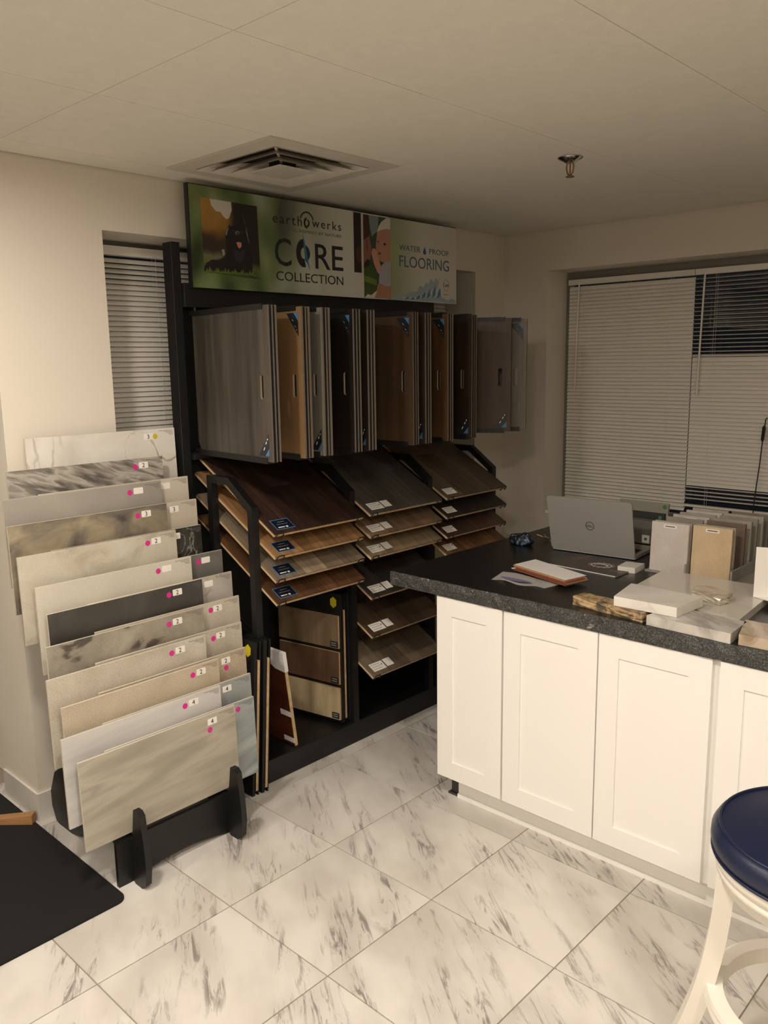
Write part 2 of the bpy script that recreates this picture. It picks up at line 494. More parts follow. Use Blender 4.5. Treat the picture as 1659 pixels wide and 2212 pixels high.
# ================================================================== BLINDS
def slat_mesh(L):
    """curved 25 mm slat, length along x, chord along y"""
    bm = bmesh.new(); n = 4; top = []; bot = []
    for k in range(n + 1):
        y = -0.0125 + 0.025 * k / n
        z = 0.0022 * (1 - (2 * k / n - 1) ** 2)
        top.append([bm.verts.new((x, y, z + 0.0004)) for x in (0, L)]); bot.append([bm.verts.new((x, y, z)) for x in (0, L)])
    for k in range(n):
        bm.faces.new([top[k][0], top[k][1], top[k + 1][1], top[k + 1][0]])
        bm.faces.new([bot[k][1], bot[k][0], bot[k + 1][0], bot[k + 1][1]])
    me = mesh_from('slat', bm); me.materials.append(SLAT)
    return me
def blind(label, loc, rz, L, z_top, z_bot, tilt, wand=None, wlen=0.55, cords=(0.15, 0.85), tail=0, headh=0.03):
    t = thing('window_blind', label, 'blind', (loc[0], loc[1], z_bot), (0, 0, rz), 'white mini blinds')
    H = z_top - z_bot
    obj('headrail', bx(0, L, -0.02, 0.018, H - headh, H, bevel=0.001), SLAT, t)
    me = slat_mesh(L); pitch = 0.0208; n = int((H - headh - 0.03) / pitch)
    for k in range(n):
        a = tilt(k, n)
        zz = H - headh - 0.02 - k * pitch
        obj('slat', me, None, t, (0, 0, zz), (a, 0, 0))
    obj('bottom_rail', bx(0, L, -0.012, 0.012, 0.0, 0.012, bevel=0.001), SLAT, t)
    for c in cords:
        bm = bmesh.new(); tube(bm, [(c * L, -0.0145, 0.006), (c * L, -0.0145, H - headh)], 0.0006, 5); tube(bm, [(c * L, 0.0135, 0.006), (c * L, 0.0135, H - headh)], 0.0006, 5)
        obj('ladder_cord', bm, SLAT, t)
    if wand is not None:
        bm = bmesh.new(); tube(bm, [(wand, -0.026, H - headh * 0.6), (wand, -0.028, H - headh - 0.02), (wand - 0.012, -0.03, H - headh - wlen)], 0.0050, 6)
        obj('tilt_wand', bm, SLAT, t)
    return t
# left window blind: slats nearly closed, lower ones opening a little
blind('white mini blind in the left wall recess behind the black rack', (XW - 0.222, LY0 + 0.006, 0), PI / 2, LY1 - LY0 - 0.012, 2.188, 0.985,
      lambda k, n: R(48) if k < 5 else R(58), headh=0.036)
blind('closed white mini blind with hanging wand, next to the room corner', (-0.170, YW + 0.195, 0), 0, 0.752, 2.165, 0.845,
      lambda k, n: R(66 - 20 * max(0, (k - 22) / (n - 22))), wand=0.075, wlen=0.60, cords=(0.13, 0.5, 0.83))
blind('white mini blind with its upper slats tilted open', (0.586, YW + 0.195, 0), 0, 1.30, 2.165, 0.905,
      lambda k, n: R(12) if k < 19 else (R(30) if k == 19 else (R(8) if k >= n - 4 else R(68))), wand=0.055, wlen=0.62, cords=(0.085, 0.5, 0.92))

# ================================================================== CEILING FITTINGS
def downlight(x, y):
    t = thing('ceiling_downlight', 'round lit recessed downlight in the suspended ceiling', 'ceiling light', (x, y, ZC), (0, 0, 0), 'ceiling downlights')
    obj('trim_ring', mesh_from('trim_ring', lathe(bmesh.new(), [(0.078, -0.0002), (0.100, -0.0002), (0.098, -0.006), (0.080, -0.008), (0.078, -0.0002)], 32), True), VENTW, t)
    em = plain('lamp_lens', (255, 250, 240), 0.5, emit=(LAMPCOL, LAMP))
    obj('lens', lathe(bmesh.new(), [(0.0, -0.001), (0.078, -0.001), (0.078, -0.004), (0.0, -0.004)], 32), em, t)
for x, y in DOWNLIGHTS: downlight(x, y)
# square ceiling diffuser
v = thing('ceiling_vent', 'square white ceiling air diffuser with concentric louvres', 'air vent', (-0.03, -0.175, ZC), (0, 0, 0))
def sq(h): return [(-h, -h), (h, -h), (h, h), (-h, h)]
def louvre(h_out, z_out, h_in, z_in, th=0.002):
    """sloping square ring"""
    bm = bmesh.new(); rings = []
    for hh, zz in ((h_out, z_out), (h_in, z_in), (h_in - th, z_in + th), (h_out - th, z_out + th)):
        rings.append([bm.verts.new((p[0], p[1], zz)) for p in sq(hh)])
    for k in range(4):
        A, B = rings[k], rings[(k + 1) % 4]
        for q in range(4):
            bm.faces.new([A[q], A[(q + 1) % 4], B[(q + 1) % 4], B[q]])
    return bm
bm = bmesh.new(); prism(bm, sq(0.302), [sq(0.225)], -0.006, 0.004)
obj('face_plate', bm, VENTW, v)
obj('duct_box', louvre(0.224, -0.002, 0.215, 0.16), DARKV, v)
obj('duct_top', bx(-.216, .216, -.216, .216, 0.15, 0.155), DARKV, v)
obj('louvre', louvre(0.228, -0.010, 0.17, 0.030), VENTW, v)
obj('louvre', louvre(0.190, -0.016, 0.12, 0.028), VENTW, v)
obj('louvre', louvre(0.135, -0.020, 0.065, 0.024), VENTW, v)
bm = bmesh.new(); box(bm, -.085, .085, -.085, .085, -0.022, -0.018)
obj('centre_plate', bm, VENTW, v)
for a in range(4):
    o = obj('corner_strut', bx(0.05, 0.30, -0.004, 0.004, 0.0, 0.012), VENTW, v, (0, 0, 0), (0, 0, R(45 + 90 * a)))
# sprinkler
sp = thing('fire_sprinkler', 'small chrome fire sprinkler head hanging from the ceiling', 'sprinkler', (0.79, 0.49, ZC))
bm = lathe(bmesh.new(), [(0.0, 0.0), (0.046, -0.001), (0.045, -0.004), (0.028, -0.012), (0.016, -0.020), (0.0, -0.021)], 32)
obj('escutcheon', mesh_from('escutcheon', bm, True), CHROME, sp)
bm = bmesh.new()
for s in (-1, 1): tube(bm, [(s * 0.012, 0, -0.018), (s * 0.015, 0, -0.035), (s * 0.010, 0, -0.055), (0, 0, -0.062)], 0.003, 6)
obj('frame_arm', bm, BRASS, sp)
bm = bmesh.new(); tube(bm, [(0, 0, -0.022), (0, 0, -0.056)], 0.0022, 6)
obj('glass_bulb', bm, plain('bulb_red', (140, 60, 40), 0.2), sp)
bm = lathe(bmesh.new(), [(0.0, -0.060), (0.006, -0.061), (0.016, -0.066), (0.016, -0.068), (0.0, -0.066)], 16)
obj('deflector', bm, BRASS, sp)

# ================================================================== DISPLAY RACK
PW, PX0 = 0.545, -0.425           # wing panel width and hinge line
rk = thing('display_rack', 'tall black metal flooring display rack with sloping shelves', 'display rack', (-0.27, 0.45, 0))
RK = Vector((-0.27, 0.45, 0))
def rpart(name, bm, mat=BLACK):
    bmesh.ops.translate(bm, verts=bm.verts[:], vec=-RK)
    return obj(name, bm, mat, rk)
rpart('upright', bx(-0.497, -0.437, -0.412, -0.372, 0.0, 2.185, bevel=0.002))
rpart('upright', bx(-0.497, -0.437, 1.15, 1.19, 0.0, 2.02, bevel=0.002))
rpart('back_panel', bx(-0.499, -0.488, -0.372, 1.15, 0.02, 2.02), BLACKB)
rpart('top_beam', bx(-0.470, -0.4215, -0.372, 1.15, 1.936, 2.03, bevel=0.002))
rpart('hinge_rail', bx(-0.46, -0.415, -0.372, 1.15, 1.325, 1.350, bevel=0.002))
rpart('base', bx(-0.487, -0.066, -0.331, 1.24, 0.0, 0.1, bevel=0.003))
FRM = [(-0.362, -0.331), (0.165, 0.197), (0.690, 0.722), (1.208, 1.240)]
out = [(-0.352, 0.1), (-0.352, 1.268), (-0.209, 1.268), (-0.062, 1.162), (-0.062, 0.1)]
inn = [(-0.322, 0.1), (-0.322, 1.238), (-0.219, 1.238), (-0.092, 1.146), (-0.092, 0.1)]
for y0, y1 in FRM:
    rpart('side_frame', prism(bmesh.new(), out + inn[::-1], (), y0, y1, 'y'))
# ---- sloping boards
SL = R(29.6); BL_ = 0.585; BT = 0.016
WOODS = {
 'walnut': wood('wood_walnut', (34, 22, 17), (68, 46, 36), (9, 120, 60)),
 'honey': wood('wood_honey', (112, 80, 50), (170, 130, 88), (9, 110, 60)),
 'greige': wood('wood_greige', (104, 90, 74), (150, 134, 112), (9, 110, 60)),
 'chestnut': wood('wood_chestnut', (68, 43, 27), (122, 84, 54), (9, 110, 60)),
 'slate': wood('wood_slate', (60, 56, 52), (98, 92, 84), (9, 110, 60)),
 'taupe': wood('wood_taupe', (84, 66, 50), (126, 104, 82), (9, 110, 60)),
 'ash': wood('wood_ash', (112, 96, 74), (156, 138, 110), (9, 110, 60)),
 'smoke': wood('wood_smoke', (40, 36, 32), (66, 60, 54), (9, 110, 60)),
 'umber': wood('wood_umber', (60, 46, 35), (94, 75, 58), (9, 110, 60)),
 'driftwood': wood('wood_driftwood', (94, 80, 66), (136, 120, 100), (9, 110, 60)),
 'oak': wood('wood_oak', (72, 59, 47), (112, 95, 77), (9, 110, 60)),
 'espresso': wood('wood_espresso', (34, 29, 25), (58, 50, 43), (9, 110, 60)),
 'cocoa': wood('wood_cocoa', (56, 40, 30), (92, 70, 54), (9, 110, 60)),
 'amber': wood('wood_amber', (78, 54, 35), (130, 96, 64), (9, 110, 60)),
}
BLUE = plain('label_navy', (14, 24, 44), 0.4)
BLUEL = plain('label_blue', (76, 122, 160), 0.4)
GREYL = plain('label_grey', (170, 168, 166), 0.6)
hook_me = None
def hook_mesh():
    bm = bmesh.new(); r = 0.0023; z = -0.0025
    for s in (0.0, 0.036):
        tube(bm, [(-0.575, s, z), (0.004, s, z)], r, 6)
    tube(bm, [(0.003, 0.0, z), (0.005, 0.0, 0.010), (0.005, 0.006, 0.021), (0.005, 0.030, 0.021), (0.005, 0.036, 0.010), (0.003, 0.036, z)], r, 6)
    me = mesh_from('wire_hook', bm); me.materials.append(BLACK)
    return me
HOOK = hook_mesh()
def hooks(y0, y1, x, z):
    for yy in (y0 + 0.006, y1 - 0.042):
        o = obj('wire_hook', HOOK, None, rk, Vector((x, yy, z)) - RK, (0, SL, 0))
def board(colname, key, y0, y1, z, label, sticker, planks=5):
    """one sloping sample board: planks, edge core, label"""
    wd = y1 - y0
    t = thing('flooring_board', label, 'flooring board', (0.022, y0, z + 0.0008), (0, SL, 0), 'sloping sample boards on the rack')
    obj('core', bx(-BL_, 0.0, 0.0, wd, 0.0, BT * 0.62), EDGEWOOD, t)
    rnd = random.Random(sum(map(ord, label)))
    cuts = [0.0]
    for k in range(1, planks): cuts.append(k / planks + rnd.uniform(-0.035, 0.035))
    cuts.append(1.0)
    for k in range(planks):
        a, b_ = cuts[k] * wd, cuts[k + 1] * wd
        e = 0.0013
        if rnd.random() < 0.45:
            xs = -BL_ * rnd.uniform(0.3, 0.75)
            for p, q in ((-BL_, xs), (xs, 0.0)):
                obj('plank', bx(p + e, q - e if q < 0 else 0.0, a + (e if k else 0), b_ - (e if k < planks - 1 else 0), BT * 0.62, BT), WOODS[key], t)
        else:
            obj('plank', bx(-BL_, 0.0, a + (e if k else 0), b_ - (e if k < planks - 1 else 0), BT * 0.62, BT), WOODS[key], t)
    if sticker == 'blue':
        s = obj('label_sticker', bx(-0.078, -0.018, 0.028, 0.118, BT, BT + 0.0006), BLUEL, t)
        obj('label_field', bx(-0.074, -0.022, 0.031, 0.115, BT + 0.0006, BT + 0.0009), BLUE, s)
        obj('label_text', bx(-0.033, -0.028, 0.040, 0.072, BT + 0.0009, BT + 0.0012), WHITE, s)
        obj('label_text', bx(-0.034, -0.026, 0.078, 0.088, BT + 0.0009, BT + 0.0012), WHITE, s)
        obj('label_text', bx(-0.050, -0.046, 0.044, 0.098, BT + 0.0009, BT + 0.0012), GREYINK, s)
        obj('label_text', bx(-0.064, -0.059, 0.056, 0.090, BT + 0.0009, BT + 0.0012), GREYINK, s)
    elif sticker == 'white2':
        s = obj('label_sticker', bx(-0.066, -0.020, 0.024, 0.105, BT, BT + 0.0006), WHITE, t)
        for k in range(3): obj('label_text', bx(-0.058 + k * 0.013, -0.055 + k * 0.013, 0.030, 0.085, BT + 0.0006, BT + 0.0009), GREYL, s)
        obj('label_mark', bx(-0.050, -0.044, 0.090, 0.096, BT + 0.0006, BT + 0.0009), INK, s)
        obj('label_sticker', bx(-0.068, -0.024, 0.113, 0.158, BT, BT + 0.0006), WHITE, t)
    elif sticker == 'white1':
        s = obj('label_sticker', bx(-0.066, -0.022, 0.022, 0.098, BT, BT + 0.0006), WHITE, t)
        for k in range(3): obj('label_text', bx(-0.058 + k * 0.012, -0.055 + k * 0.012, 0.030, 0.076, BT + 0.0006, BT + 0.0009), GREYL, s)
        obj('label_mark', bx(-0.054, -0.048, 0.084, 0.090, BT + 0.0006, BT + 0.0009), INK, s)
    hooks(y0, y1, 0.022, z)
C1 = (-0.327, 0.161); C2 = (0.202, 0.687); C3 = (0.725, 1.205)
board('c1', 'walnut', *C1, 1.052, 'dark walnut sample board, topmost in the rack column beside the tile stand', 'blue')
board('c1', 'honey', *C1, 0.963, 'honey brown sample board under the dark walnut one', 'blue', 7)
board('c1', 'greige', *C1, 0.869, 'grey beige sample board between the honey and chestnut boards', 'blue', 7)
board('c1', 'chestnut', *C1, 0.777, 'chestnut brown sample board, lowest of the blue-labelled boards', 'blue', 7)
board('c2', 'slate', *C2, 1.056, 'slate grey sample board, topmost in the middle rack column', 'white2', 4)
board('c2', 'taupe', *C2, 0.958, 'brown taupe sample board, second in the middle rack column', 'white2', 5)
board('c2', 'ash', *C2, 0.866, 'pale ash sample board, third in the middle rack column', 'white2', 6)
board('c2', 'smoke', *C2, 0.684, 'blackish grey sample board under the countertop corner in the middle column', 'white2', 4)
board('c2', 'umber', *C2, 0.507, 'umber brown sample board, second lowest in the middle column', 'white2', 4)
board('c2', 'driftwood', *C2, 0.320, 'grey driftwood sample board, lowest in the middle column', 'white2', 4)
board('c3', 'oak', *C3, 1.058, 'brown oak sample board, topmost in the column by the room corner', 'white1', 4)
board('c3', 'espresso', *C3, 0.966, 'near black sample board, second in the column by the room corner', 'white1', 4)
board('c3', 'cocoa', *C3, 0.871, 'dark cocoa sample board, third in the column by the room corner', 'white1', 4)
board('c3', 'amber', *C3, 0.782, 'amber brown sample board, fourth in the column by the room corner', 'white1', 6)
# empty wire arms below the first column and between the middle boards
for (yy, zz) in ((-0.300, 0.58), (-0.300, 0.46), (-0.235, 0.52)):
    bm = bmesh.new(); tube(bm, [(-0.485, yy, zz + 0.19), (-0.20, yy, zz + 0.03), (-0.19, yy, zz + 0.045)], 0.0022, 6); tube(bm, [(-0.485, yy + 0.036, zz + 0.19), (-0.20, yy + 0.036, zz + 0.03), (-0.19, yy + 0.036, zz + 0.045)], 0.0022, 6)
    rpart('wire_arm', bm)
for zz in (0.50, 0.315):
    for yy in (0.235, 0.275):
        bm = bmesh.new(); tube(bm, [(-0.485, yy, zz + 0.345), (-0.12, yy, zz + 0.135), (-0.115, yy, zz + 0.155), (-0.115, yy + 0.03, zz + 0.155), (-0.12, yy + 0.03, zz + 0.135)], 0.0026, 6)
        rpart('wire_arm', bm)

# ---- sign above the rack
sg = thing('rack_sign', 'long printed header sign with dog photo and dark lettering above the rack', 'sign', (-0.42, -0.342, 2.013))
SW, SH = 1.674, 0.391
def signmat():
    mt, nt, b = base('sign_print')
    tc = nt.nodes.new('ShaderNodeTexCoord')
    sx = nt.nodes.new('ShaderNodeSeparateXYZ'); nt.links.new(tc.outputs['Object'], sx.inputs[0])
    n = nt.nodes.new('ShaderNodeTexNoise'); n.inputs['Scale'].default_value = 4.2; n.inputs['Detail'].default_value = 1.0
    mp = nt.nodes.new('ShaderNodeMapping'); mp.inputs['Scale'].default_value = (1, 1.4, 0.8); mp.inputs['Location'].default_value = (3.1, 0.4, 1.7)
    nt.links.new(tc.outputs['Object'], mp.inputs[0]); nt.links.new(mp.outputs[0], n.inputs['Vector'])
    gr = ramp(nt, [(0.30, (40, 52, 28)), (0.44, (82, 100, 58)), (0.56, (116, 130, 84)), (0.70, (164, 172, 150))])
    nt.links.new(n.outputs['Fac'], gr.inputs[0])
    # paper takes over from green between y=.55 and y=.95 (and again at the right picture)
    mr = nt.nodes.new('ShaderNodeMapRange'); mr.interpolation_type = 'SMOOTHSTEP'
    mr.inputs['From Min'].default_value = 0.36; mr.inputs['From Max'].default_value = 0.92
    nt.links.new(sx.outputs['Y'], mr.inputs[0])
    mx = nt.nodes.new('ShaderNodeMixRGB'); mx.inputs[2].default_value = (*lin((214, 211, 200)), 1)
    nt.links.new(mr.outputs[0], mx.inputs[0]); nt.links.new(gr.outputs[0], mx.inputs[1])
    # second soft green fade on the right-hand picture
    mr2 = nt.nodes.new('ShaderNodeMapRange'); mr2.interpolation_type = 'SMOOTHSTEP'
    mr2.inputs['From Min'].default_value = 1.16; mr2.inputs['From Max'].default_value = 1.42; mr2.inputs['To Min'].default_value = 0.85; mr2.inputs['To Max'].default_value = 0.0
    nt.links.new(sx.outputs['Y'], mr2.inputs[0])
    st = nt.nodes.new('ShaderNodeMath'); st.operation = 'GREATER_THAN'; st.inputs[1].default_value = 1.14
    nt.links.new(sx.outputs['Y'], st.inputs[0])
    ml = nt.nodes.new('ShaderNodeMath'); ml.operation = 'MULTIPLY'
    nt.links.new(mr2.outputs[0], ml.inputs[0]); nt.links.new(st.outputs[0], ml.inputs[1])
    mx2 = nt.nodes.new('ShaderNodeMixRGB'); mx2.inputs[2].default_value = (*lin((150, 160, 112)), 1)
    nt.links.new(ml.outputs[0], mx2.inputs[0]); nt.links.new(mx.outputs[0], mx2.inputs[1])
    nt.links.new(mx2.outputs[0], b.inputs['Base Color'])
    b.inputs['Roughness'].default_value = 0.35
    return mt
obj('sign_board', bx(0, 0.020, 0, SW, 0, SH), signmat(), sg)
obj('sign_shadow_strip', bx(-0.006, 0.018, -0.004, 0.0, -0.002, SH + 0.004), BLACK, sg)  # black strips stand in for the shadow gap left of and above the sign
obj('sign_shadow_strip', bx(-0.006, 0.018, 0.0, SW, SH, SH + 0.004), BLACK, sg)
LAYER = [0]
def flat(name, pts, rgb, parent=sg, level=1, rough=0.4):
    bm = prism(bmesh.new(), pts, (), 0.020 + 0.0002, 0.020 + 0.0004 * level, 'x')
    return obj(name, bm, plain('print_%d_%d_%d' % rgb, rgb, rough), parent)
def P(u, v): return (u * SW, v * SH)          # fraction of the sign
def D(u, v): return P(u, v)
dx0, dx1, dy0, dy1 = 0.032 * SW, 0.201 * SW, 0.140 * SH, 0.885 * SH
def picmat():
    mt, nt, b = base('dog_photo_background')
    tc = nt.nodes.new('ShaderNodeTexCoord'); sx = nt.nodes.new('ShaderNodeSeparateXYZ'); nt.links.new(tc.outputs['Object'], sx.inputs[0])
    n = nt.nodes.new('ShaderNodeTexNoise'); n.inputs['Scale'].default_value = 14; n.inputs['Detail'].default_value = 1
    nt.links.new(tc.outputs['Object'], n.inputs['Vector'])
    nm = nt.nodes.new('ShaderNodeMath'); nm.operation = 'MULTIPLY_ADD'; nm.inputs[1].default_value = 0.10; nm.inputs[2].default_value = -0.05
    nt.links.new(n.outputs['Fac'], nm.inputs[0])
    za = nt.nodes.new('ShaderNodeMath'); za.operation = 'ADD'; nt.links.new(sx.outputs['Z'], za.inputs[0]); nt.links.new(nm.outputs[0], za.inputs[1])
    zr = nt.nodes.new('ShaderNodeMapRange'); zr.inputs['From Min'].default_value = dy0; zr.inputs['From Max'].default_value = dy1
    nt.links.new(za.outputs[0], zr.inputs[0])
    r = ramp(nt, [(0.0, (58, 78, 36)), (0.12, (90, 104, 52)), (0.24, (110, 108, 78)), (0.32, (52, 42, 32)), (0.48, (62, 44, 30)), (0.62, (146, 108, 48)), (0.9, (168, 128, 62))])
    nt.links.new(zr.outputs[0], r.inputs[0])
    yr = nt.nodes.new('ShaderNodeMapRange'); yr.inputs['From Min'].default_value = dx0 + 0.40 * (dx1 - dx0); yr.inputs['From Max'].default_value = dx0 + 0.58 * (dx1 - dx0)
    yr.interpolation_type = 'SMOOTHSTEP'
    nt.links.new(sx.outputs['Y'], yr.inputs[0])
    zz = nt.nodes.new('ShaderNodeMapRange'); zz.inputs['From Min'].default_value = dy0 + 0.10 * (dy1 - dy0); zz.inputs['From Max'].default_value = dy0 + 0.20 * (dy1 - dy0)
    nt.links.new(sx.outputs['Z'], zz.inputs[0])
    ml = nt.nodes.new('ShaderNodeMath'); ml.operation = 'MULTIPLY'; nt.links.new(yr.outputs[0], ml.inputs[0]); nt.links.new(zz.outputs[0], ml.inputs[1])
    mx = nt.nodes.new('ShaderNodeMixRGB'); mx.inputs[2].default_value = (*lin((38, 33, 27)), 1)
    nt.links.new(ml.outputs[0], mx.inputs[0]); nt.links.new(r.outputs[0], mx.inputs[1]); nt.links.new(mx.outputs[0], b.inputs['Base Color'])
    b.inputs['Roughness'].default_value = 0.4
    return mt
dp = obj('dog_photo', prism(bmesh.new(), [P(.033, .160), P(.203, .122), P(.199, .882), P(.031, .887)], (), 0.0200, 0.0204, 'x'), picmat(), sg)
flat('sky_glow', [D(.058, .884), D(.120, .884), D(.121, .80), D(.112, .72), D(.105, .705), D(.095, .73), D(.088, .77), D(.075, .77), D(.062, .82)], (206, 200, 188), dp, 2)
dog = [D(.033, .168), D(.033, .205), D(.040, .25), D(.055, .285), D(.075, .30), D(.088, .325), D(.098, .36), D(.102, .40), D(.100, .50), D(.098, .555), D(.103, .60), D(.108, .625), D(.111, .655), D(.117, .640), D(.128, .650), D(.137, .655),
       D(.140, .70), D(.146, .755), D(.152, .780), D(.157, .745), D(.162, .67), D(.166, .58), D(.170, .50), D(.174, .42), D(.177, .34), D(.178, .26), D(.176, .195), D(.168, .175), D(.145, .18), D(.12, .185), D(.08, .175), D(.055, .165)]
flat('dog_body', dog, (26, 25, 26), dp, 3)
flat('dog_tongue', [D(.131, .485), D(.138, .492), D(.146, .485), D(.1455, .45), D(.140, .425), D(.134, .445)], (200, 128, 128), dp, 5)
flat('dog_muzzle', [D(.127, .575), D(.131, .60), D(.138, .605), D(.143, .585), D(.138, .565), D(.131, .562)], (104, 102, 100), dp, 4)
flat('dog_nose', [D(.132, .580), D(.136, .588), D(.140, .578), D(.136, .566)], (12, 12, 12), dp, 5)
for q in ([D(.120, .60), D(.124, .608), D(.126, .598)], [D(.146, .60), D(.150, .606), D(.151, .596)]):
    flat('dog_eye', q, (92, 70, 40), dp, 5)
flat('dog_rim_light', [D(.099, .555), D(.104, .605), D(.110, .625), D(.106, .59), D(.102, .54)], (150, 142, 132), dp, 4)
flat('dog_rim_light', [D(.162, .66), D(.167, .56), D(.171, .48), D(.167, .52), D(.162, .60)], (120, 116, 112), dp, 4)
flat('dog_rim_light', [D(.152, .775), D(.158, .72), D(.162, .66), D(.158, .70)], (96, 92, 88), dp, 4)
flat('dog_rim_light', [D(.056, .285), D(.075, .302), D(.09, .33), D(.099, .37), D(.092, .325), D(.075, .29)], (96, 92, 84), dp, 4)
flat('dog_chest', [D(.118, .42), D(.128, .40), D(.142, .39), D(.158, .43), D(.152, .34), D(.138, .27), D(.124, .32)], (46, 45, 47), dp, 4)
flat('pale_patch', [D(.086, .40), D(.094, .40), D(.095, .345), D(.089, .335)], (150, 148, 138), dp, 2)
for k in range(22):
    u = 0.035 + 0.0068 * k
    flat('grass_blade', [D(u, .155), D(u + .010, .152), D(u + .005 + 0.002 * math.sin(k * 2.3), .20 + 0.018 * math.sin(k * 1.7))], (96, 112, 46), dp, 6)
# main lettering, fitted to boxes given as fractions of the sign
INKS = plain('sign_ink', (34, 34, 38), 0.4)
XT = 0.0206
def fit(body, mat, u0, u1, v0, v1, bold=0.0, space=1.0):
    o = text(body, 0.1, mat, sg, (XT, u0 * SW, v0 * SH), FONTROT_X, bold=bold, space=space)
    vs = o.data.vertices
    x0, x1 = min(v.co.x for v in vs), max(v.co.x for v in vs); y0, y1 = min(v.co.y for v in vs), max(v.co.y for v in vs)
    for v in vs:
        v.co.x = (v.co.x - x0) / (x1 - x0) * (u1 - u0) * SW; v.co.y = (v.co.y - y0) / (y1 - y0) * (v1 - v0) * SH
    return o
fit('earth', INKS, .249, .347, .742, .845, space=1.25)
fit('werks', INKS, .383, .490, .750, .845, space=1.25)
fit('FLOORING INSPIRED BY NATURE', plain('sign_grey', (110, 112, 98), 0.5), .253, .490, .672, .705)
def arc(c, r0, r1, a0, a1, n=18, ex=1.0):
    o = [(c[0] + r1 * math.cos(R(a0 + (a1 - a0) * k / n)), c[1] + ex * r1 * math.sin(R(a0 + (a1 - a0) * k / n))) for k in range(n + 1)]
    i = [(c[0] + r0 * math.cos(R(a0 + (a1 - a0) * k / n)), c[1] + ex * r0 * math.sin(R(a0 + (a1 - a0) * k / n))) for k in range(n + 1)]
    return o + i[::-1]
lc = P(.365, .785)
flat('logo_arc', arc(lc, 0.037, 0.043, 20, 160, ex=1.15), (34, 34, 38))
flat('logo_ring', arc(lc, 0.010, 0.019, 95, 275, ex=1.25), (34, 34, 38), level=2)
flat('logo_ring', arc(lc, 0.008, 0.016, -80, 70, ex=1.1), (34, 34, 38), level=2)
# the big word, its O drawn as a split ring
fit('C', INKS, .252, .307, .290, .590, bold=0.0004)
fit('RE', INKS, .391, .495, .295, .572, bold=0.0004)
oc = P(.350, .45)
flat('logo_ring', arc(oc, 0.017, 0.043, 88, 285, ex=1.40), (30, 31, 38), level=2)
flat('logo_ring', arc(oc, 0.018, 0.038, -72, 75, ex=1.00), (26, 44, 66), level=2)
flat('logo_blade', [P(.348, .660), P(.358, .53), P(.362, .44), P(.371, .275), P(.355, .40), P(.352, .50)], (58, 120, 150), level=3)
fit('COLLECTION', INKS, .254, .494, .132, .232)
# right-hand picture: dark bar, man and baby
flat('dark_bar', [P(.5385, .297), P(.568, .297), P(.568, .992), P(.5385, .992)], (36, 20, 20))
flat('hand_glow', [P(.546, .58), P(.567, .62), P(.567, .42), P(.556, .40), P(.546, .48)], (76, 44, 32), level=2)
flat('bar_gap', [P(.5685, .29), P(.5755, .29), P(.5755, .992), P(.5685, .992)], (206, 200, 190), level=2)
pc = flat('family_photo', [P(.577, .01), P(.688, .01), P(.688, .985), P(.577, .985)], (58, 78, 58))
flat('pale_sky', [P(.600, .985), P(.640, .985), P(.636, .82), P(.612, .74), P(.604, .84)], (130, 146, 150), pc, 2)
flat('green_garden', [P(.578, .04), P(.625, .04), P(.632, .33), P(.600, .42), P(.578, .38)], (62, 88, 34), pc, 2)
flat('light_grass', [P(.578, .20), P(.628, .16), P(.630, .23), P(.578, .27)], (112, 128, 52), pc, 3)
flat('man_hair', [P(.577, .985), P(.598, .985), P(.602, .86), P(.600, .74), P(.604, .66), P(.577, .56)], (70, 48, 40), pc, 3)
flat('man_face', [P(.578, .68), P(.600, .74), P(.607, .64), P(.609, .58), P(.604, .48), P(.596, .42), P(.578, .40)], (146, 100, 82), pc, 4)
flat('man_ear', [P(.585, .68), P(.593, .70), P(.594, .60), P(.588, .55)], (128, 78, 62), pc, 5)
flat('man_beard', [P(.578, .42), P(.592, .47), P(.601, .45), P(.599, .40), P(.586, .36), P(.578, .37)], (52, 34, 28), pc, 5)
flat('baby_head', [P(.688, .94), P(.662, .93), P(.642, .87), P(.633, .80), P(.630, .70), P(.627, .62), P(.630, .53), P(.642, .46), P(.665, .44), P(.688, .46)], (190, 140, 118), pc, 4)
flat('baby_hat', [P(.688, .985), P(.672, .98), P(.652, .93), P(.640, .87), P(.633, .80), P(.648, .83), P(.668, .85), P(.688, .855)], (222, 214, 206), pc, 5)
flat('baby_eye', [P(.657, .668), P(.664, .685), P(.671, .668), P(.664, .650)], (62, 38, 32), pc, 6)
flat('baby_eye', [P(.633, .687), P(.636, .70), P(.640, .688), P(.636, .675)], (62, 38, 32), pc, 6)
flat('baby_mouth', [P(.634, .548), P(.641, .566), P(.650, .548), P(.641, .532)], (146, 58, 56), pc, 6)
flat('baby_hand', [P(.608, .552), P(.614, .60), P(.624, .60), P(.634, .52), P(.642, .44), P(.648, .38), P(.640, .30), P(.632, .32), P(.618, .42)], (206, 152, 134), pc, 6)
flat('baby_shirt', [P(.688, .47), P(.664, .455), P(.648, .40), P(.640, .30), P(.638, .188), P(.662, .165), P(.688, .165)], (170, 170, 180), pc, 7)
flat('baby_arm', [P(.634, .185), P(.660, .165), P(.688, .17), P(.688, .012), P(.613, .012), P(.628, .10)], (184, 132, 110), pc, 5)
flat('white_sleeve', [P(.580, .012), P(.618, .012), P(.630, .10), P(.622, .085), P(.605, .04), P(.590, .05)], (222, 214, 206), pc, 6)
BLU = plain('sign_blue', (74, 104, 134), 0.4)
fit('WATER', BLU, .728, .824, .622, .692)
fit('PROOF', BLU, .866, .961, .620, .688)
flat('water_drop', [P(.844, .700), P(.851, .640), P(.850, .615), P(.844, .602), P(.838, .615), P(.837, .640)], (30, 92, 150), level=2)
fit('FLOORING', BLU, .728, .962, .420, .560)
rs = random.Random(4)
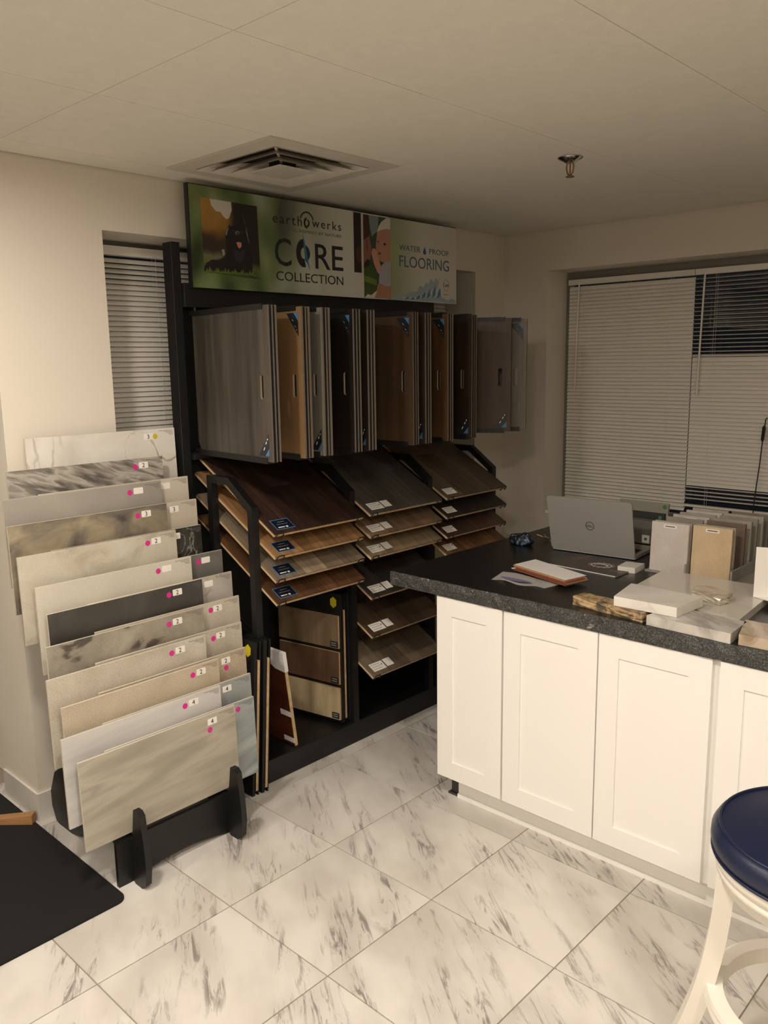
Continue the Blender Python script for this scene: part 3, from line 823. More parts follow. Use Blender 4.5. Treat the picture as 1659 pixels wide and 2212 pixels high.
prof = [(.98, .07), (.955, .04), (.93, .07), (.912, .10), (.908, .22), (.915, .34), (.906, .28), (.898, .33), (.888, .27), (.872, .30), (.862, .24), (.848, .25), (.836, .18), (.820, .21), (.808, .13), (.79, .12), (.772, .115), (.75, .06), (.73, .07), (.71, .035), (.692, .03)]
flat('water_splash', [P(.692, .01), P(.997, .01), P(.997, .045)] + [P(*q) for q in prof], (162, 180, 190))
for k in range(14):
    u = .74 + .0125 * k; h = 0.02 + 0.17 * max(0, 1 - abs(u - .885) / .10)
    flat('splash_shade', [P(u, .015 + .25 * h), P(u + .018, .02 + h * .45), P(u + .016 + .006 * rs.random(), .03 + h * 1.05), P(u + .003, .03 + h * .6)], (102, 134, 160) if k % 2 else (196, 206, 210), level=2 + k % 2)
for k in range(16):
    u, v_ = .722 + .012 * k + rs.uniform(-.004, .004), .12 + rs.random() * .20
    if u > .86: v_ += .06
    flat('water_bead', [P(u, v_), P(u + .0025, v_ + .012), P(u + .001, v_ + .03)], (196, 206, 210), level=2)
flat('seal_ring', arc(P(.948, .238), 0.0225, 0.0240, 0, 359, 30, 1.2), (124, 126, 126), level=2)
fit('Core', GREYINK, .934, .960, .215, .265)
fit('waterproof', GREYINK, .934, .960, .108, .124)

# ---- hinged wing panels
PH, PZ = 0.560, 1.355
FW = dict(
 p1=wood('face_greybrown', (44, 40, 36), (88, 80, 71), (26, 26, 1.6), 0.45, (0.36, 0.64), tone=0.0),
 p2=wood('face_maple', (112, 85, 55), (142, 111, 76), (30, 30, 2.0), 0.45, (0.2, 0.8), tone=0.0),
 p3=wood('face_palegrey', (108, 102, 91), (136, 130, 118), (40, 40, 2), 0.45, tone=0.0),
 p4=wood('face_darkbrown', (21, 16, 13), (40, 31, 25), (40, 40, 2), 0.45, tone=0.0),
 p5=wood('face_umber', (40, 31, 25), (66, 53, 42), (40, 40, 2), 0.45, tone=0.0),
 p6=wood('face_oak', (56, 42, 27), (84, 64, 43), (36, 36, 2), 0.45, tone=0.0),  # colour darkened for the shade cast by the panels before it
 p7=wood('face_copper', (66, 46, 27), (98, 70, 43), (36, 36, 2), 0.45, tone=0.0),  # neighbouring panels' shade worked into this wood tone too
 p8=wood('face_burntoak', (28, 20, 14), (56, 40, 27), (26, 26, 3), 0.45, tone=0.0),
 p9=wood('face_russet', (66, 46, 32), (98, 70, 50), (24, 24, 3), 0.45, tone=0.14),
 p10=wood('face_weathered', (96, 87, 75), (124, 114, 100), (40, 40, 2), 0.45, tone=0.0))
STK = plain('corner_sticker', (34, 38, 46), 0.35)
def wing(i, key, yfree, label, corner, extra=0.0, split=False, back=None, hole_light=False):
    yh = -0.325 + 0.140 * i
    a = math.asin(max(-0.9, min(0.9, (yfree - yh) / PW)))
    t = thing('wing_panel', label, 'sample panel', (PX0, yh, PZ), (0, 0, a), 'hinged flooring panels on the rack')
    hole = stadium(PW - 0.052, PH * 0.485, 0.020, 0.090)
    def rect(x0, x1): return [(x0, 0.0), (x1, 0.0), (x1, PH), (x0, PH)]
    ch = 0.045
    face = [(0.012, ch), (0.012 + ch * 0.6, 0.0), (PW, 0.0), (PW, PH), (0.012, PH)]
    m_ = FW[key]
    ends = EDGEWOOD
    def facepart(name, y0, y1, mat):
        bm = prism(bmesh.new(), face, [hole], y0, y1, 'y')
        me = mesh_from(name, bm)
        me.materials.append(mat); me.materials.append(GREYEDGE); me.materials.append(DARKEDGE)
        for p in me.polygons:
            if abs(p.normal.y) < 0.5: p.material_index = 2 if abs(p.center.x - PW) < 0.002 else 1
        return obj(name, me, None, t)
    if split:
        bm = prism(bmesh.new(), [(0.012, 0.0), (0.20, 0.0), (0.20, PH * .50), (0.012, PH * .50)], (), -0.020, -0.012, 'y'); obj('plank', bm, m_, t)
        bm = prism(bmesh.new(), [(0.012, PH * .503), (0.20, PH * .503), (0.20, PH), (0.012, PH)], (), -0.020, -0.012, 'y'); obj('plank', bm, m_, t)
        bm = prism(bmesh.new(), [(0.2015, 0.0), (0.375, 0.0), (0.375, PH), (0.2015, PH)], (), -0.020, -0.012, 'y'); obj('plank', bm, m_, t)
        bm = prism(bmesh.new(), [(0.3765, 0.0), (PW, 0.0), (PW, PH), (0.3765, PH)], [hole], -0.020, -0.012, 'y'); obj('plank', bm, m_, t)
    else:
        facepart('face_board', -0.020, -0.012, m_)
    facepart('face_board', 0.012, 0.020, FW[back or key])
    facepart('face_board', -0.002, 0.004, FW['p5'])
    for y0, y1 in ((-0.012, -0.002), (0.004, 0.012)):
        bm = prism(bmesh.new(), [(0.012, 0.004), (PW - 0.003, 0.004), (PW - 0.003, PH - 0.004), (0.012, PH - 0.004)], [hole], y0, y1, 'y')
        obj('core', bm, BLACKB, t)
    obj('clamp_rail', bx(-0.012, PW - 0.030, -0.0235, 0.0235, PH - 0.014, PH + 0.006), BLACK, t)
    obj('clamp_rail', bx(-0.012, PW - 0.030, -0.0235, 0.0235, -0.008, 0.014), BLACK, t)
    obj('hinge_pin', tube(bmesh.new(), [(0, 0, -0.02), (0, 0, PH + 0.02)], 0.006, 8), BLACK, t)
    # triangular corner sticker
    x1 = PW - 0.018; x0 = x1 - 0.070
    if corner == 'bottom': tri = [(x0, 0.020), (x1, 0.020), (x1, 0.105)]; blu = [(x1 - 0.026, 0.0205), (x1, 0.0205), (x1, 0.050)]
    else: tri = [(x0, PH - 0.022), (x1, PH - 0.022), (x1, PH - 0.107)]; blu = [(x1 - 0.026, PH - 0.0225), (x1, PH - 0.0225), (x1, PH - 0.052)]
    s = obj('corner_sticker', prism(bmesh.new(), tri, (), -0.0206, -0.0200, 'y'), STK, t)
    obj('sticker_corner', prism(bmesh.new(), blu, (), -0.0209, -0.0206, 'y'), BLUEL, s)
    sg_ = 1 if corner == 'bottom' else -1
    zc = 0.020 if corner == 'bottom' else PH - 0.022
    for k, (dx, dz, l) in enumerate(((0.036, 0.022, 0.012), (0.022, 0.045, 0.010), (0.012, 0.060, 0.006))):
        p0 = (x1 - dx, zc + sg_ * dz); q = (p0[0] + l * 0.62, p0[1] + sg_ * l * 0.78); w_ = 0.0018
        obj('sticker_text', prism(bmesh.new(), [(p0[0] - w_, p0[1]), (p0[0] + w_, p0[1] - w_), (q[0] + w_, q[1]), (q[0] - w_, q[1] + w_)], (), -0.0209, -0.0206, 'y'), WHITE, s)
    return t
DARKEDGE = plain('panel_edge', (104, 95, 85), 0.7)
GREYEDGE = plain('vinyl_edge', (150, 134, 112), 0.7)
wing(0, 'p1', -0.374, 'grey brown oak panel, first of the hinged panels by the upright post', 'bottom')
wing(1, 'p2', -0.217, 'light maple hinged panel next to the grey brown one', 'top')
wing(2, 'p3', -0.113, 'pale grey hinged panel between maple and dark brown panels', 'bottom')
wing(3, 'p4', 0.048, 'very dark brown hinged panel beside the pale grey one', 'top')
wing(4, 'p5', 0.136, 'umber brown hinged panel, barely open beside the very dark one', 'bottom')
wing(5, 'p6', 0.398, 'golden oak hinged panel with blue-tipped corner sticker', 'top')
wing(6, 'p5', 0.481, 'edge-on hinged panel closed against the golden oak panel', 'bottom', back='p6')
wing(7, 'p7', 0.633, 'copper brown hinged panel beside the edge-on panel', 'top')
wing(8, 'p8', 0.807, 'burnt oak hinged panel with sticker at its lower corner', 'bottom')
wing(9, 'p9', 1.215, 'russet plank panel swung towards the room corner', 'bottom', split=True)
wing(10, 'p10', 1.345, 'weathered grey panel, last one, by the room corner', 'top')

# ---- lower swing panel with three samples, and its edge-on neighbour
SAMP = [wood('sample_tan', (112, 94, 72), (140, 120, 94), (40, 40, 4), 0.45, tone=0.0), wood('sample_brown', (82, 60, 44), (110, 84, 64), (40, 40, 4), 0.45, tone=0.0), wood('sample_cream', (168, 150, 116), (196, 178, 144), (40, 40, 4), 0.45, tone=0.0)]
HEXA = [(0.024 * math.cos(R(60 * k + 30)) * 0.8, 0.026 * math.sin(R(60 * k + 30))) for k in range(6)]
def edged(name, bm, mat):
    me = mesh_from(name, bm); me.materials.append(mat); me.materials.append(EDGEWOOD)
    for p in me.polygons:
        if abs(p.normal.y) < 0.5: p.material_index = 1
    return me
def low_panel(loc, ang, label, lean=0.0, samples=True, w_=0.36, h_=0.60, edge=True):
    t = thing('swing_panel', label, 'sample panel', loc, (lean, 0, ang), 'low black sample panels')
    obj('panel_frame', bx(0, w_, -0.007, 0.007, 0, h_, bevel=0.001), BLACKB, t)
    if samples:
        for k in range(3):
            z1 = h_ - 0.098 - k * 0.168
            s = obj('sample', edged('sample', bx(0.008, w_ - 0.010, -0.017, -0.007, z1 - 0.150, z1), SAMP[k]), None, t)
            l = obj('sample_label', bx(w_ - 0.055, w_ - 0.014, -0.0176, -0.017, z1 - 0.146, z1 - 0.118), INK, s)
            for q in range(2): obj('label_text', bx(w_ - 0.050, w_ - 0.022, -0.0179, -0.0176, z1 - 0.138 + q * 0.010, z1 - 0.135 + q * 0.010), GREYL, s)
    if edge:
        obj('sample', edged('sample', bx(0.008, w_ + 0.003, 0.007, 0.019, 0.02, h_ - 0.075), wood('sample_red', (60, 32, 22), (96, 56, 38), (40, 40, 4), 0.45, tone=0.0)), None, t)
        obj('panel_backing', bx(0, w_, 0.019, 0.026, 0, h_), BLACKB, t)
    o = obj('hexagon_sticker', prism(bmesh.new(), [(w_ - 0.040 + p[0], h_ - 0.040 + p[1]) for p in HEXA], (), -0.0077, -0.007, 'y'), YELLOW, t)
    return t
low_panel((-0.44, 0.062, 0.108), R(10), 'low black panel with tan, brown and cream samples and yellow hexagon')
low_panel((-0.44, 0.112, 0.108), R(9), 'edge-on low black panel behind the three-sample panel', samples=False)
low_panel((-0.40, -0.400, 0.002), R(1), 'edge-on black sample panel leaning against the rack base', lean=R(-4), samples=False, w_=0.375, h_=0.635)
low_panel((-0.40, -0.450, 0.002), R(2), 'edge-on black sample panel between the tile stand and another leaning panel', lean=R(-4), samples=False, w_=0.37, h_=0.635)
# leaning wood plank with paper wrapped round its top
lp = thing('leaning_plank', 'red brown plank with white paper round its top, leaning on the rack base', 'plank', (-0.42, -0.165, 0.101), (R(7), 0, R(0)))
obj('plank', bx(0, 0.33, 0, 0.014, 0, 0.43), wood('plank_red', (70, 34, 22), (112, 60, 38), (4, 60, 60), 0.4), lp)
obj('plank_edge', bx(0.33, 0.334, 0, 0.014, 0, 0.43), EDGEWOOD, lp)
obj('paper_wrap', prism(bmesh.new(), [(0.19, 0.432), (0.336, 0.432), (0.336, 0.345), (0.27, 0.350), (0.21, 0.385)], (), -0.002, 0.016, 'y'), PAPER, lp)
obj('paper_tag', bx(0.265, 0.332, -0.001, 0.0, 0.135, 0.160), PAPER, lp)
obj('paper_tag', bx(0.265, 0.332, -0.001, 0.0, 0.012, 0.035), PAPER, lp)

# ================================================================== TILE STAND
TSZ, TSH, TTH = 0.61, 0.305, 0.009
LEAN = 0.03
LT = [(-1.201, 0.474), (-1.226, 0.546), (-1.193, 0.628), (-1.212, 0.714), (-1.182, 0.806), (-1.147, 0.900), (-1.158, 0.985), (-1.187, 1.086), (-1.190, 1.185), (-1.178, 1.268), (-1.135, 1.357), (-1.041, 1.461)]
RTt = [(-0.487, 0.469), (-0.460, 0.541), (-0.441, 0.629), (-0.419, 0.716), (-0.388, 0.807), (-0.382, 0.896), (-0.388, 0.979), (-0.447, 1.084), (-0.429, 1.181), (-0.431, 1.269)]
def band(name, stops, rot, sc, distort=0.4):
    return stone(name, stops, sc, rot, 0.4, distort, 4)
TM = [
 stone('tile_sand_streak', [(0.30, (140, 134, 120)), (0.45, (160, 154, 138)), (0.52, (178, 170, 154)), (0.60, (152, 147, 134)), (0.72, (188, 181, 166))], (1, 1.1, 10), (R(-5), 0, 0), 0.35, 0.4, 4),
 stone('tile_blue_white', [(0.3, (166, 165, 163)), (0.5, (194, 192, 189)), (0.7, (214, 212, 208))], (1, 1.2, 13), (R(-4), 0, 0), 0.35, 0.4, 4),
 stone('tile_beige_speck', [(0.3, (186, 170, 148)), (0.7, (204, 190, 168))], (6, 6, 6), rough=0.5, speck=0.25),
 stone('tile_light_beige', [(0.3, (186, 176, 158)), (0.7, (206, 198, 182))], (6, 6, 6), rough=0.5, speck=0.2),
 stone('tile_rough_grey', [(0.33, (84, 77, 67)), (0.40, (146, 138, 124)), (0.7, (172, 164, 147))], (10, 10, 12), rough=0.5, distort=0.5, detail=11, speck=0.15),
 stone('tile_charcoal', [(0.3, (52, 50, 46)), (0.7, (82, 78, 72))], (4, 4, 4), rough=0.45, speck=0.2),
 stone('tile_cream_plain', [(0.3, (196, 190, 174)), (0.7, (210, 204, 190))], (3, 3, 3), rough=0.5, speck=0.08),
 stone('tile_cloud_beige', [(0.3, (172, 164, 146)), (0.5, (196, 188, 170)), (0.7, (204, 198, 182))], (7, 7, 9), rough=0.45, distort=1.0, speck=0.1),
 stone('tile_storm', [(0.28, (66, 62, 58)), (0.45, (116, 108, 96)), (0.58, (148, 136, 112)), (0.72, (168, 156, 132))], (5, 7, 12), (R(-14), 0, 0), 0.4, 0.5, 12),
 stone('tile_plain_grey', [(0.3, (150, 144, 136)), (0.7, (166, 160, 150))], (3, 3, 3), rough=0.5, speck=0.08),
 stone('tile_rough_vein', [(0.34, (88, 84, 77)), (0.45, (134, 128, 119)), (0.54, (178, 172, 162)), (0.66, (140, 135, 126))], (7, 8, 40), (R(20), 0, 0), 0.4, 0.45, 13),
 stone('tile_white_gold', [(0.3, (206, 200, 190)), (0.6, (226, 222, 214))], (4, 4, 4), rough=0.25, vein=(168, 148, 124), vscale=(5.0, 5.0, 2.6), vw=0.022),
]
TR_ = [
 stone('tile_blue_wave', [(0.28, (96, 106, 108)), (0.45, (140, 150, 150)), (0.55, (168, 174, 170)), (0.72, (118, 130, 132))], (1, 1.4, 10), (R(-12), 0, 0), 0.35, 0.7, 4),
 stone('tile_blue_grey', [(0.3, (138, 142, 142)), (0.7, (160, 164, 162))], (1, 1.2, 7), (R(-8), 0, 0), 0.4, 0.5, 4),
 stone('tile_tan', [(0.3, (182, 165, 142)), (0.7, (200, 184, 160))], (6, 6, 6), rough=0.5, speck=0.25),
 stone('tile_light_stone', [(0.3, (184, 174, 156)), (0.7, (202, 194, 178))], (6, 6, 6), rough=0.5, speck=0.2),
 stone('tile_cream_stone', [(0.3, (190, 180, 162)), (0.7, (206, 198, 182))], (6, 6, 6), rough=0.5, speck=0.15),
 stone('tile_cracked', [(0.3, (172, 166, 156)), (0.7, (190, 184, 174))], (4, 4, 4), rough=0.4, vein=(86, 80, 72), vscale=(8, 8, 6), vw=0.02),
 stone('tile_slate_grey', [(0.3, (100, 98, 92)), (0.7, (126, 122, 116))], (4, 4, 4), rough=0.5, speck=0.15),
 stone('tile_black_marble', [(0.3, (32, 31, 29)), (0.7, (62, 60, 56))], (5, 5, 5), rough=0.25, vein=(150, 146, 138), vscale=(9, 9, 9), vw=0.02),
 stone('tile_plain_beige', [(0.3, (196, 186, 168)), (0.7, (208, 200, 184))], (3, 3, 3), rough=0.5, speck=0.05),
 stone('tile_warm_beige', [(0.3, (196, 186, 168)), (0.7, (206, 198, 182))], (3, 3, 3), rough=0.5, speck=0.05),
]
def tile(mat, yl, x, zt, label, num, num_off, dot, dotcol=PINK, w_=TSZ):
    """standing tile; origin at its lower left corner, face towards +X"""
    t = thing('floor_tile_sample', label, 'tile', (x + math.sin(LEAN) * TSH, yl, zt - TSH * math.cos(LEAN)), (0, -LEAN, 0), 'tiles in the black stand')
    me = mesh_from('tile_body', bx(-TTH, 0.0, 0.0, w_, 0.0, TSH, bevel=0.0006)); me.materials.append(mat); me.materials.append(TILEEDGE)
    for p in me.polygons:
        if p.normal.x < 0.5: p.material_index = 1
    obj('tile_body', me, None, t)
    # small printed specification lines in the upper right corner
    for k in range(4):
        o = obj('print_line', bx(0.0, 0.0003, w_ - (0.072, 0.048, 0.034, 0.026)[k], w_ - 0.008, TSH - 0.0100 - k * 0.0052, TSH - 0.0086 - k * 0.0052), GREYINK, t)
    if num is not None:
        yc = w_ - num_off
        s = obj('number_sticker', prism(bmesh.new(), rounded(0.040, 0.024, 0.003, 3, yc - 0.020, TSH - 0.040), (), 0.0, 0.0004, 'x'), WHITE, t)
        if num: text(num, 0.024, INK, s, (0.0007, yc - 0.0065, TSH - 0.0365), FONTROT_X, name='number')
    if dot:
        obj('dot_sticker', prism(bmesh.new(), disc(0.0105, 16, (w_ - num_off + dot[0], TSH - 0.028 + dot[1])), (), 0.0, 0.0004, 'x'), dotcol, t)
DL = (-0.036, -0.004)
XS = [0.085 - 0.0495 * i for i in range(12)]
LL = [('sandy grey streaked tile, foremost in the black stand', '4', 0.102, (-0.012, -0.030)),
      ('bluish white streaked tile with number 4 behind the foremost tile', '4', 0.118, DL),
      ('beige speckled tile with number 2 behind the bluish white tile', '2', 0.080, DL),
      ('pale speckled tile with number 2 below the rough grey tile', '2', 0.112, DL),
      ('rough weathered grey tile with number 2 in front of the charcoal tile', '2', 0.115, DL),
      ('charcoal tile with number 2 in the black stand', '2', 0.112, DL),
      ('plain cream tile with blank sticker behind the charcoal tile', '', 0.110, DL),
      ('cloudy beige tile with number 2 in front of the stormy tile', '2', 0.088, DL),
      ('stormy dark grey and tan tile with number 3', '3', 0.090, DL),
      ('plain mid grey tile with blank sticker behind the stormy tile', '', 0.100, DL),
      ('grey rough-veined tile with number 2 just below the white marble tile', '2', 0.085, DL),
      ('white gold-veined marble tile with number 3, topmost in the stand', '3', 0.120, (0.030, -0.002))]
for i, (yl, zt) in enumerate(LT):
    tile(TM[i], yl, XS[i], zt, LL[i][0], LL[i][1], LL[i][2], LL[i][3], YELLOW if i == 11 else PINK)
RL = [('blue grey wavy tile, foremost of the tiles peeping out by the rack', None, 0.075, (0.0, 0.0)),
      ('plain blue grey tile with number 4 peeping out above the wavy one', '4', 0.112, None),
      ('tan tile with number 2 peeping out behind the beige speckled tile', '2', 0.095, (0.0, -0.028)),
      ('light stone tile with number 2 peeping out behind the pale speckled tile', '2', 0.100, (-0.034, -0.006)),
      ('cream stone tile with number 2 peeping out behind the rough grey tile', '2', 0.104, (-0.032, -0.002)),
      ('cracked pale grey tile peeping out behind the charcoal tile', '', 0.112, None),
      ('slate grey tile with pink dot peeping out behind the plain cream tile', '', 0.080, (-0.034, -0.002)),
      ('black marble tile peeping out behind the cloudy beige tile', '', 0.118, None),
      ('plain beige tile with number 3 peeping out behind the stormy tile', '3', 0.105, None),
      ('warm beige tile with part of a sticker behind the mid grey tile', '', 0.104, None)]
for i, (yr, zt) in enumerate(RTt):
    tile(TR_[i], yr - TSZ, XS[i] - 0.022, zt, *RL[i])
# the stand
ts = thing('tile_stand', 'black stepped floor stand holding a staircase of leaning tiles', 'tile stand', (-0.15, -0.85, 0))
TS = Vector((-0.15, -0.85, 0))
def tpart(name, bm, mat=BLACKW):
    bmesh.ops.translate(bm, verts=bm.verts[:], vec=-TS)
    return obj(name, bm, mat, ts)
fin = [(0.105, 0.02), (0.125, 0.0), (0.165, 0.0), (0.19, 0.02), (0.20, 0.08), (0.195, 0.16), (0.180, 0.262), (0.165, 0.275), (0.142, 0.275), (0.130, 0.20), (0.122, 0.166)]
for i in range(12):
    zb = LT[i][1] - TSH - 0.012
    fin.append((XS[i] + 0.026 if i else 0.12, zb)); fin.append((XS[i] - 0.0235, zb))
fin += [(-0.490, LT[11][1] - TSH - 0.012), (-0.490, 1.02), (-0.36, 0.72), (-0.25, 0.45), (-0.27, 0.32), (-0.36, 0.26), (-0.43, 0.21), (-0.475, 0.12), (-0.475, 0.06), (-0.45, 0.01), (-0.43, 0.0), (-0.33, 0.0), (-0.27, 0.012), (-0.18, 0.075), (-0.05, 0.11), (0.04, 0.075)]
for yc in (-1.045, -0.655):
    tpart('side_fin', prism(bmesh.new(), fin, (), yc - 0.011, yc + 0.011, 'y'))
arch = [(-1.105, 0.0), (-1.065, 0.0)] + [(-1.03 + 0.35 * k / 10, 0.004 + 0.026 * math.sin(PI * k / 10) ** 0.8) for k in range(11)] + [(-0.66, 0.0), (-0.625, 0.0), (-0.60, 0.03), (-0.60, 0.158), (-1.105, 0.158)]
tpart('front_panel', prism(bmesh.new(), arch, (), 0.090, 0.106, 'x'))
tpart('back_panel', prism(bmesh.new(), [(-0.98, 0.95), (-0.70, 0.95), (-0.70, 1.1), (-0.98, 1.1)], (), -0.492, -0.478, 'x'))

# ================================================================== COUNTER
YD = 0.035                                # door front plane
ZT, ZB = 0.897, 0.842
def cabinet(x0, x1, ndoor, label, fillers=(0.006, 0.006)):
    t = thing('base_cabinet', label, 'cabinet', ((x0 + x1) / 2, 0.34, 0.0), group='white shaker base cabinets')
    o = Vector(((x0 + x1) / 2, 0.34, 0.0))
    def p(name, bm, mat, par=t):
        bmesh.ops.translate(bm, verts=bm.verts[:], vec=-o)
        return obj(name, bm, mat, par)
    p('carcass', bx(x0, x1, YD + 0.021, 0.645, 0.105, ZB), CABW)
    p('toe_kick', bx(x0 + (0.055 if x0 < 0.6 else 0.0), x1, 0.110, 0.125, 0.0, 0.105), CABW)
    p('floor_trim', bx(x0 + (0.055 if x0 < 0.6 else 0.0), x1, 0.102, 0.110, 0.0, 0.016), CABW)
    a, b_ = x0 + fillers[0], x1 - fillers[1]
    wd = (b_ - a - 0.005 * (ndoor - 1)) / ndoor
    for k in range(ndoor):
        u0 = a + k * (wd + 0.005); u1 = u0 + wd; r = 0.070; z0, z1 = 0.112, ZB - 0.004
        bm = prism(bmesh.new(), [(u0, z0), (u1, z0), (u1, z1), (u0, z1)], [[(u0 + r, z0 + r), (u1 - r, z0 + r), (u1 - r, z1 - r), (u0 + r, z1 - r)]], YD, YD + 0.020, 'y')
        d = p('door', bm, CABW)
        p('door_panel', bx(u0 + r, u1 - r, YD + 0.006, YD + 0.012, z0 + r, z1 - r), CABW, d)
    return t
cabinet(0.525, 0.836, 1, 'narrow single-door white shaker base cabinet at the counter end', (0.008, 0.004))
cabinet(0.836, 1.592, 2, 'two-door white shaker base cabinet beside the narrow one', (0.004, 0.012))
cabinet(1.592, 2.35, 2, 'two-door white shaker base cabinet behind the blue stool', (0.012, 0.006))
lg = thing('cabinet_leg', 'dark plastic levelling leg under the narrow cabinet', 'cabinet leg', (0.56, 0.135, 0))
obj('leg_shaft', bx(-0.02, 0.02, -0.02, 0.02, 0.008, 0.1045, bevel=0.003), plain('leg_grey', (60, 58, 56), 0.6), lg)
obj('leg_foot', bx(-0.03, 0.028, -0.03, 0.03, 0.0, 0.008, bevel=0.002), MATS['leg_grey'], lg)
# countertop: slightly chiselled front edge
GRAN = None
def granite_top():
    mt, nt, b = base('counter_granite')
    v1 = mapped(nt, (240, 240, 240), rnd=False)
    n = nt.nodes.new('ShaderNodeTexNoise'); n.inputs['Scale'].default_value = 1; n.inputs['Detail'].default_value = 4
    nt.links.new(v1, n.inputs['Vector'])
    r = ramp(nt, [(0.34, (30, 31, 31)), (0.52, (64, 65, 63)), (0.68, (104, 103, 99))])  # edge stone coloured lighter than the top because it faces the light
    nt.links.new(n.outputs['Fac'], r.inputs[0])
    v2 = mapped(nt, (22, 22, 40), rnd=False)
    n2 = nt.nodes.new('ShaderNodeTexNoise'); n2.inputs['Scale'].default_value = 1; n2.inputs['Detail'].default_value = 5; n2.inputs['Distortion'].default_value = 1.0
    nt.links.new(v2, n2.inputs['Vector'])
    r2_ = ramp(nt, [(0.66, (0, 0, 0)), (0.72, (255, 255, 255))])
    nt.links.new(n2.outputs['Fac'], r2_.inputs[0])
    mx = nt.nodes.new('ShaderNodeMixRGB'); mx.inputs[2].default_value = (*lin((176, 166, 152)), 1)
    nt.links.new(r2_.outputs[0], mx.inputs[0]); nt.links.new(r.outputs[0], mx.inputs[1])
    nt.links.new(mx.outputs[0], b.inputs['Base Color'])
    bp = nt.nodes.new('ShaderNodeBump'); bp.inputs['Strength'].default_value = 0.25; bp.inputs['Distance'].default_value = 0.002
    nt.links.new(n.outputs['Fac'], bp.inputs['Height']); nt.links.new(bp.outputs[0], b.inputs['Normal'])
    b.inputs['Roughness'].default_value = 0.42
    return mt
def black_top():
    return stone('counter_polish', [(0.4, (17, 17, 18)), (0.7, (36, 35, 35))], (90, 90, 90), rough=0.32, distort=0.2, speck=0.0)
bm = bmesh.new()
rc = random.Random(3)
n = 90; X0, X1, Y0, Y1 = 0.302, 2.60, 0.026, 1.905
ft = []; fb = []; fm = []
for k in range(n + 1):
    x = X0 + (X1 - X0) * k / n
    ft.append(bm.verts.new((x, Y0 + rc.uniform(0.0, 0.006), ZT))); fm.append(bm.verts.new((x, Y0 - rc.uniform(-0.002, 0.004), (ZT + ZB) / 2 + rc.uniform(-.005, .005)))); fb.append(bm.verts.new((x, Y0 + rc.uniform(0, 0.003), ZB)))
bt = [bm.verts.new((x, Y1, z)) for x in (X0, X1) for z in (ZT, ZB)]
for k in range(n):
    bm.faces.new([ft[k], ft[k + 1], fm[k + 1], fm[k]]); bm.faces.new([fm[k], fm[k + 1], fb[k + 1], fb[k]])
topf = bm.faces.new(ft + [bt[2], bt[0]])
bm.faces.new(fb[::-1] + [bt[1], bt[3]])
bm.faces.new([ft[0], bt[0], bt[1], fb[0], fm[0]]); bm.faces.new([ft[-1], fm[-1], fb[-1], bt[3], bt[2]]); bm.faces.new([bt[0], bt[2], bt[3], bt[1]])
me = mesh_from('countertop', bm)
me.materials.append(granite_top()); me.materials.append(black_top())
for p in me.polygons:
    if p.normal.z > 0.8: p.material_index = 1
tag(obj('countertop', me), 'black granite countertop with rough grey chiselled edge', 'countertop')

# ---- things on the counter
ALU = plain('laptop_silver', (168, 165, 160), 0.38, 0.25)
DK = plain('laptop_black', (22, 22, 24), 0.5)
lt = thing('laptop', 'open silver laptop seen from behind on the black counter', 'laptop', (0.584, 0.757, ZT + 0.0005), (0, 0, 0.095))
obj('laptop_base', prism(bmesh.new(), rounded(0.372, 0.255, 0.012), (), 0.003, 0.017), ALU, lt)
obj('keyboard_deck', bx(0.020, 0.352, 0.02, 0.13, 0.017, 0.0178), DK, lt)
for k in range(4): obj('rubber_foot', bx(0.02 + 0.30 * (k % 2), 0.05 + 0.30 * (k % 2), 0.02 + 0.2 * (k // 2), 0.03 + 0.2 * (k // 2), 0.0, 0.003), DK, lt)
lid = obj('laptop_lid', prism(bmesh.new(), rounded(0.372, 0.242, 0.012), (), -0.007, 0.0, 'y'), ALU, lt, (0, 0.004, 0.012), (R(14), 0, 0))
obj('screen', bx(0.008, 0.364, 0.0, 0.0006, 0.012, 0.234), DK, lid)
lgc = (0.186, 0.122)
obj('logo_ring', prism(bmesh.new(), disc(0.0190, 32, lgc), [disc(0.0168, 32, lgc)], -0.0076, -0.007, 'y'), INK, lid)
text('DELL', 0.0125, INK, lid, (lgc[0] - 0.0135, -0.0074, lgc[1] - 0.0045), FONTROT_MY, width=0.027)
# papers
def sheet(name, label, pts, z, th, mat, cat='paper', group=None, wav=0.0):
    c = Vector((sum(p[0] for p in pts) / len(pts), sum(p[1] for p in pts) / len(pts), z))
    o = obj(name, prism(bmesh.new(), [(p[0] - c.x, p[1] - c.y) for p in pts], (), 0.0, th), mat, None, c)
    return tag(o, label, cat, group)
def curled(name, label, p00, p10, p11, p01, z, mat, amp=0.008):
    bm = bmesh.new(); N = 14; c = Vector((p00[0], p00[1], z)); g_ = []
    for a in range(N + 1):
        row = []
        for b_ in range(7):
            u, v_ = a / N, b_ / 6
            x = (1 - u) * (1 - v_) * p00[0] + u * (1 - v_) * p10[0] + u * v_ * p11[0] + (1 - u) * v_ * p01[0]
            y = (1 - u) * (1 - v_) * p00[1] + u * (1 - v_) * p10[1] + u * v_ * p11[1] + (1 - u) * v_ * p01[1]
            h = amp * (0.5 - 0.5 * math.cos(2 * PI * (u * 1.6 + 0.1))) * (1 - 0.4 * v_)
            row.append(bm.verts.new((x - c.x, y - c.y, h + 0.0003)))
        g_.append(row)
    for a in range(N):
        for b_ in range(6): bm.faces.new([g_[a][b_], g_[a + 1][b_], g_[a + 1][b_ + 1], g_[a][b_ + 1]])
    r = bmesh.ops.solidify(bm, geom=bm.faces[:], thickness=0.0004)
    o = obj(name, mesh_from(name, bm, True), mat, None, c)
    return tag(o, label, 'paper')
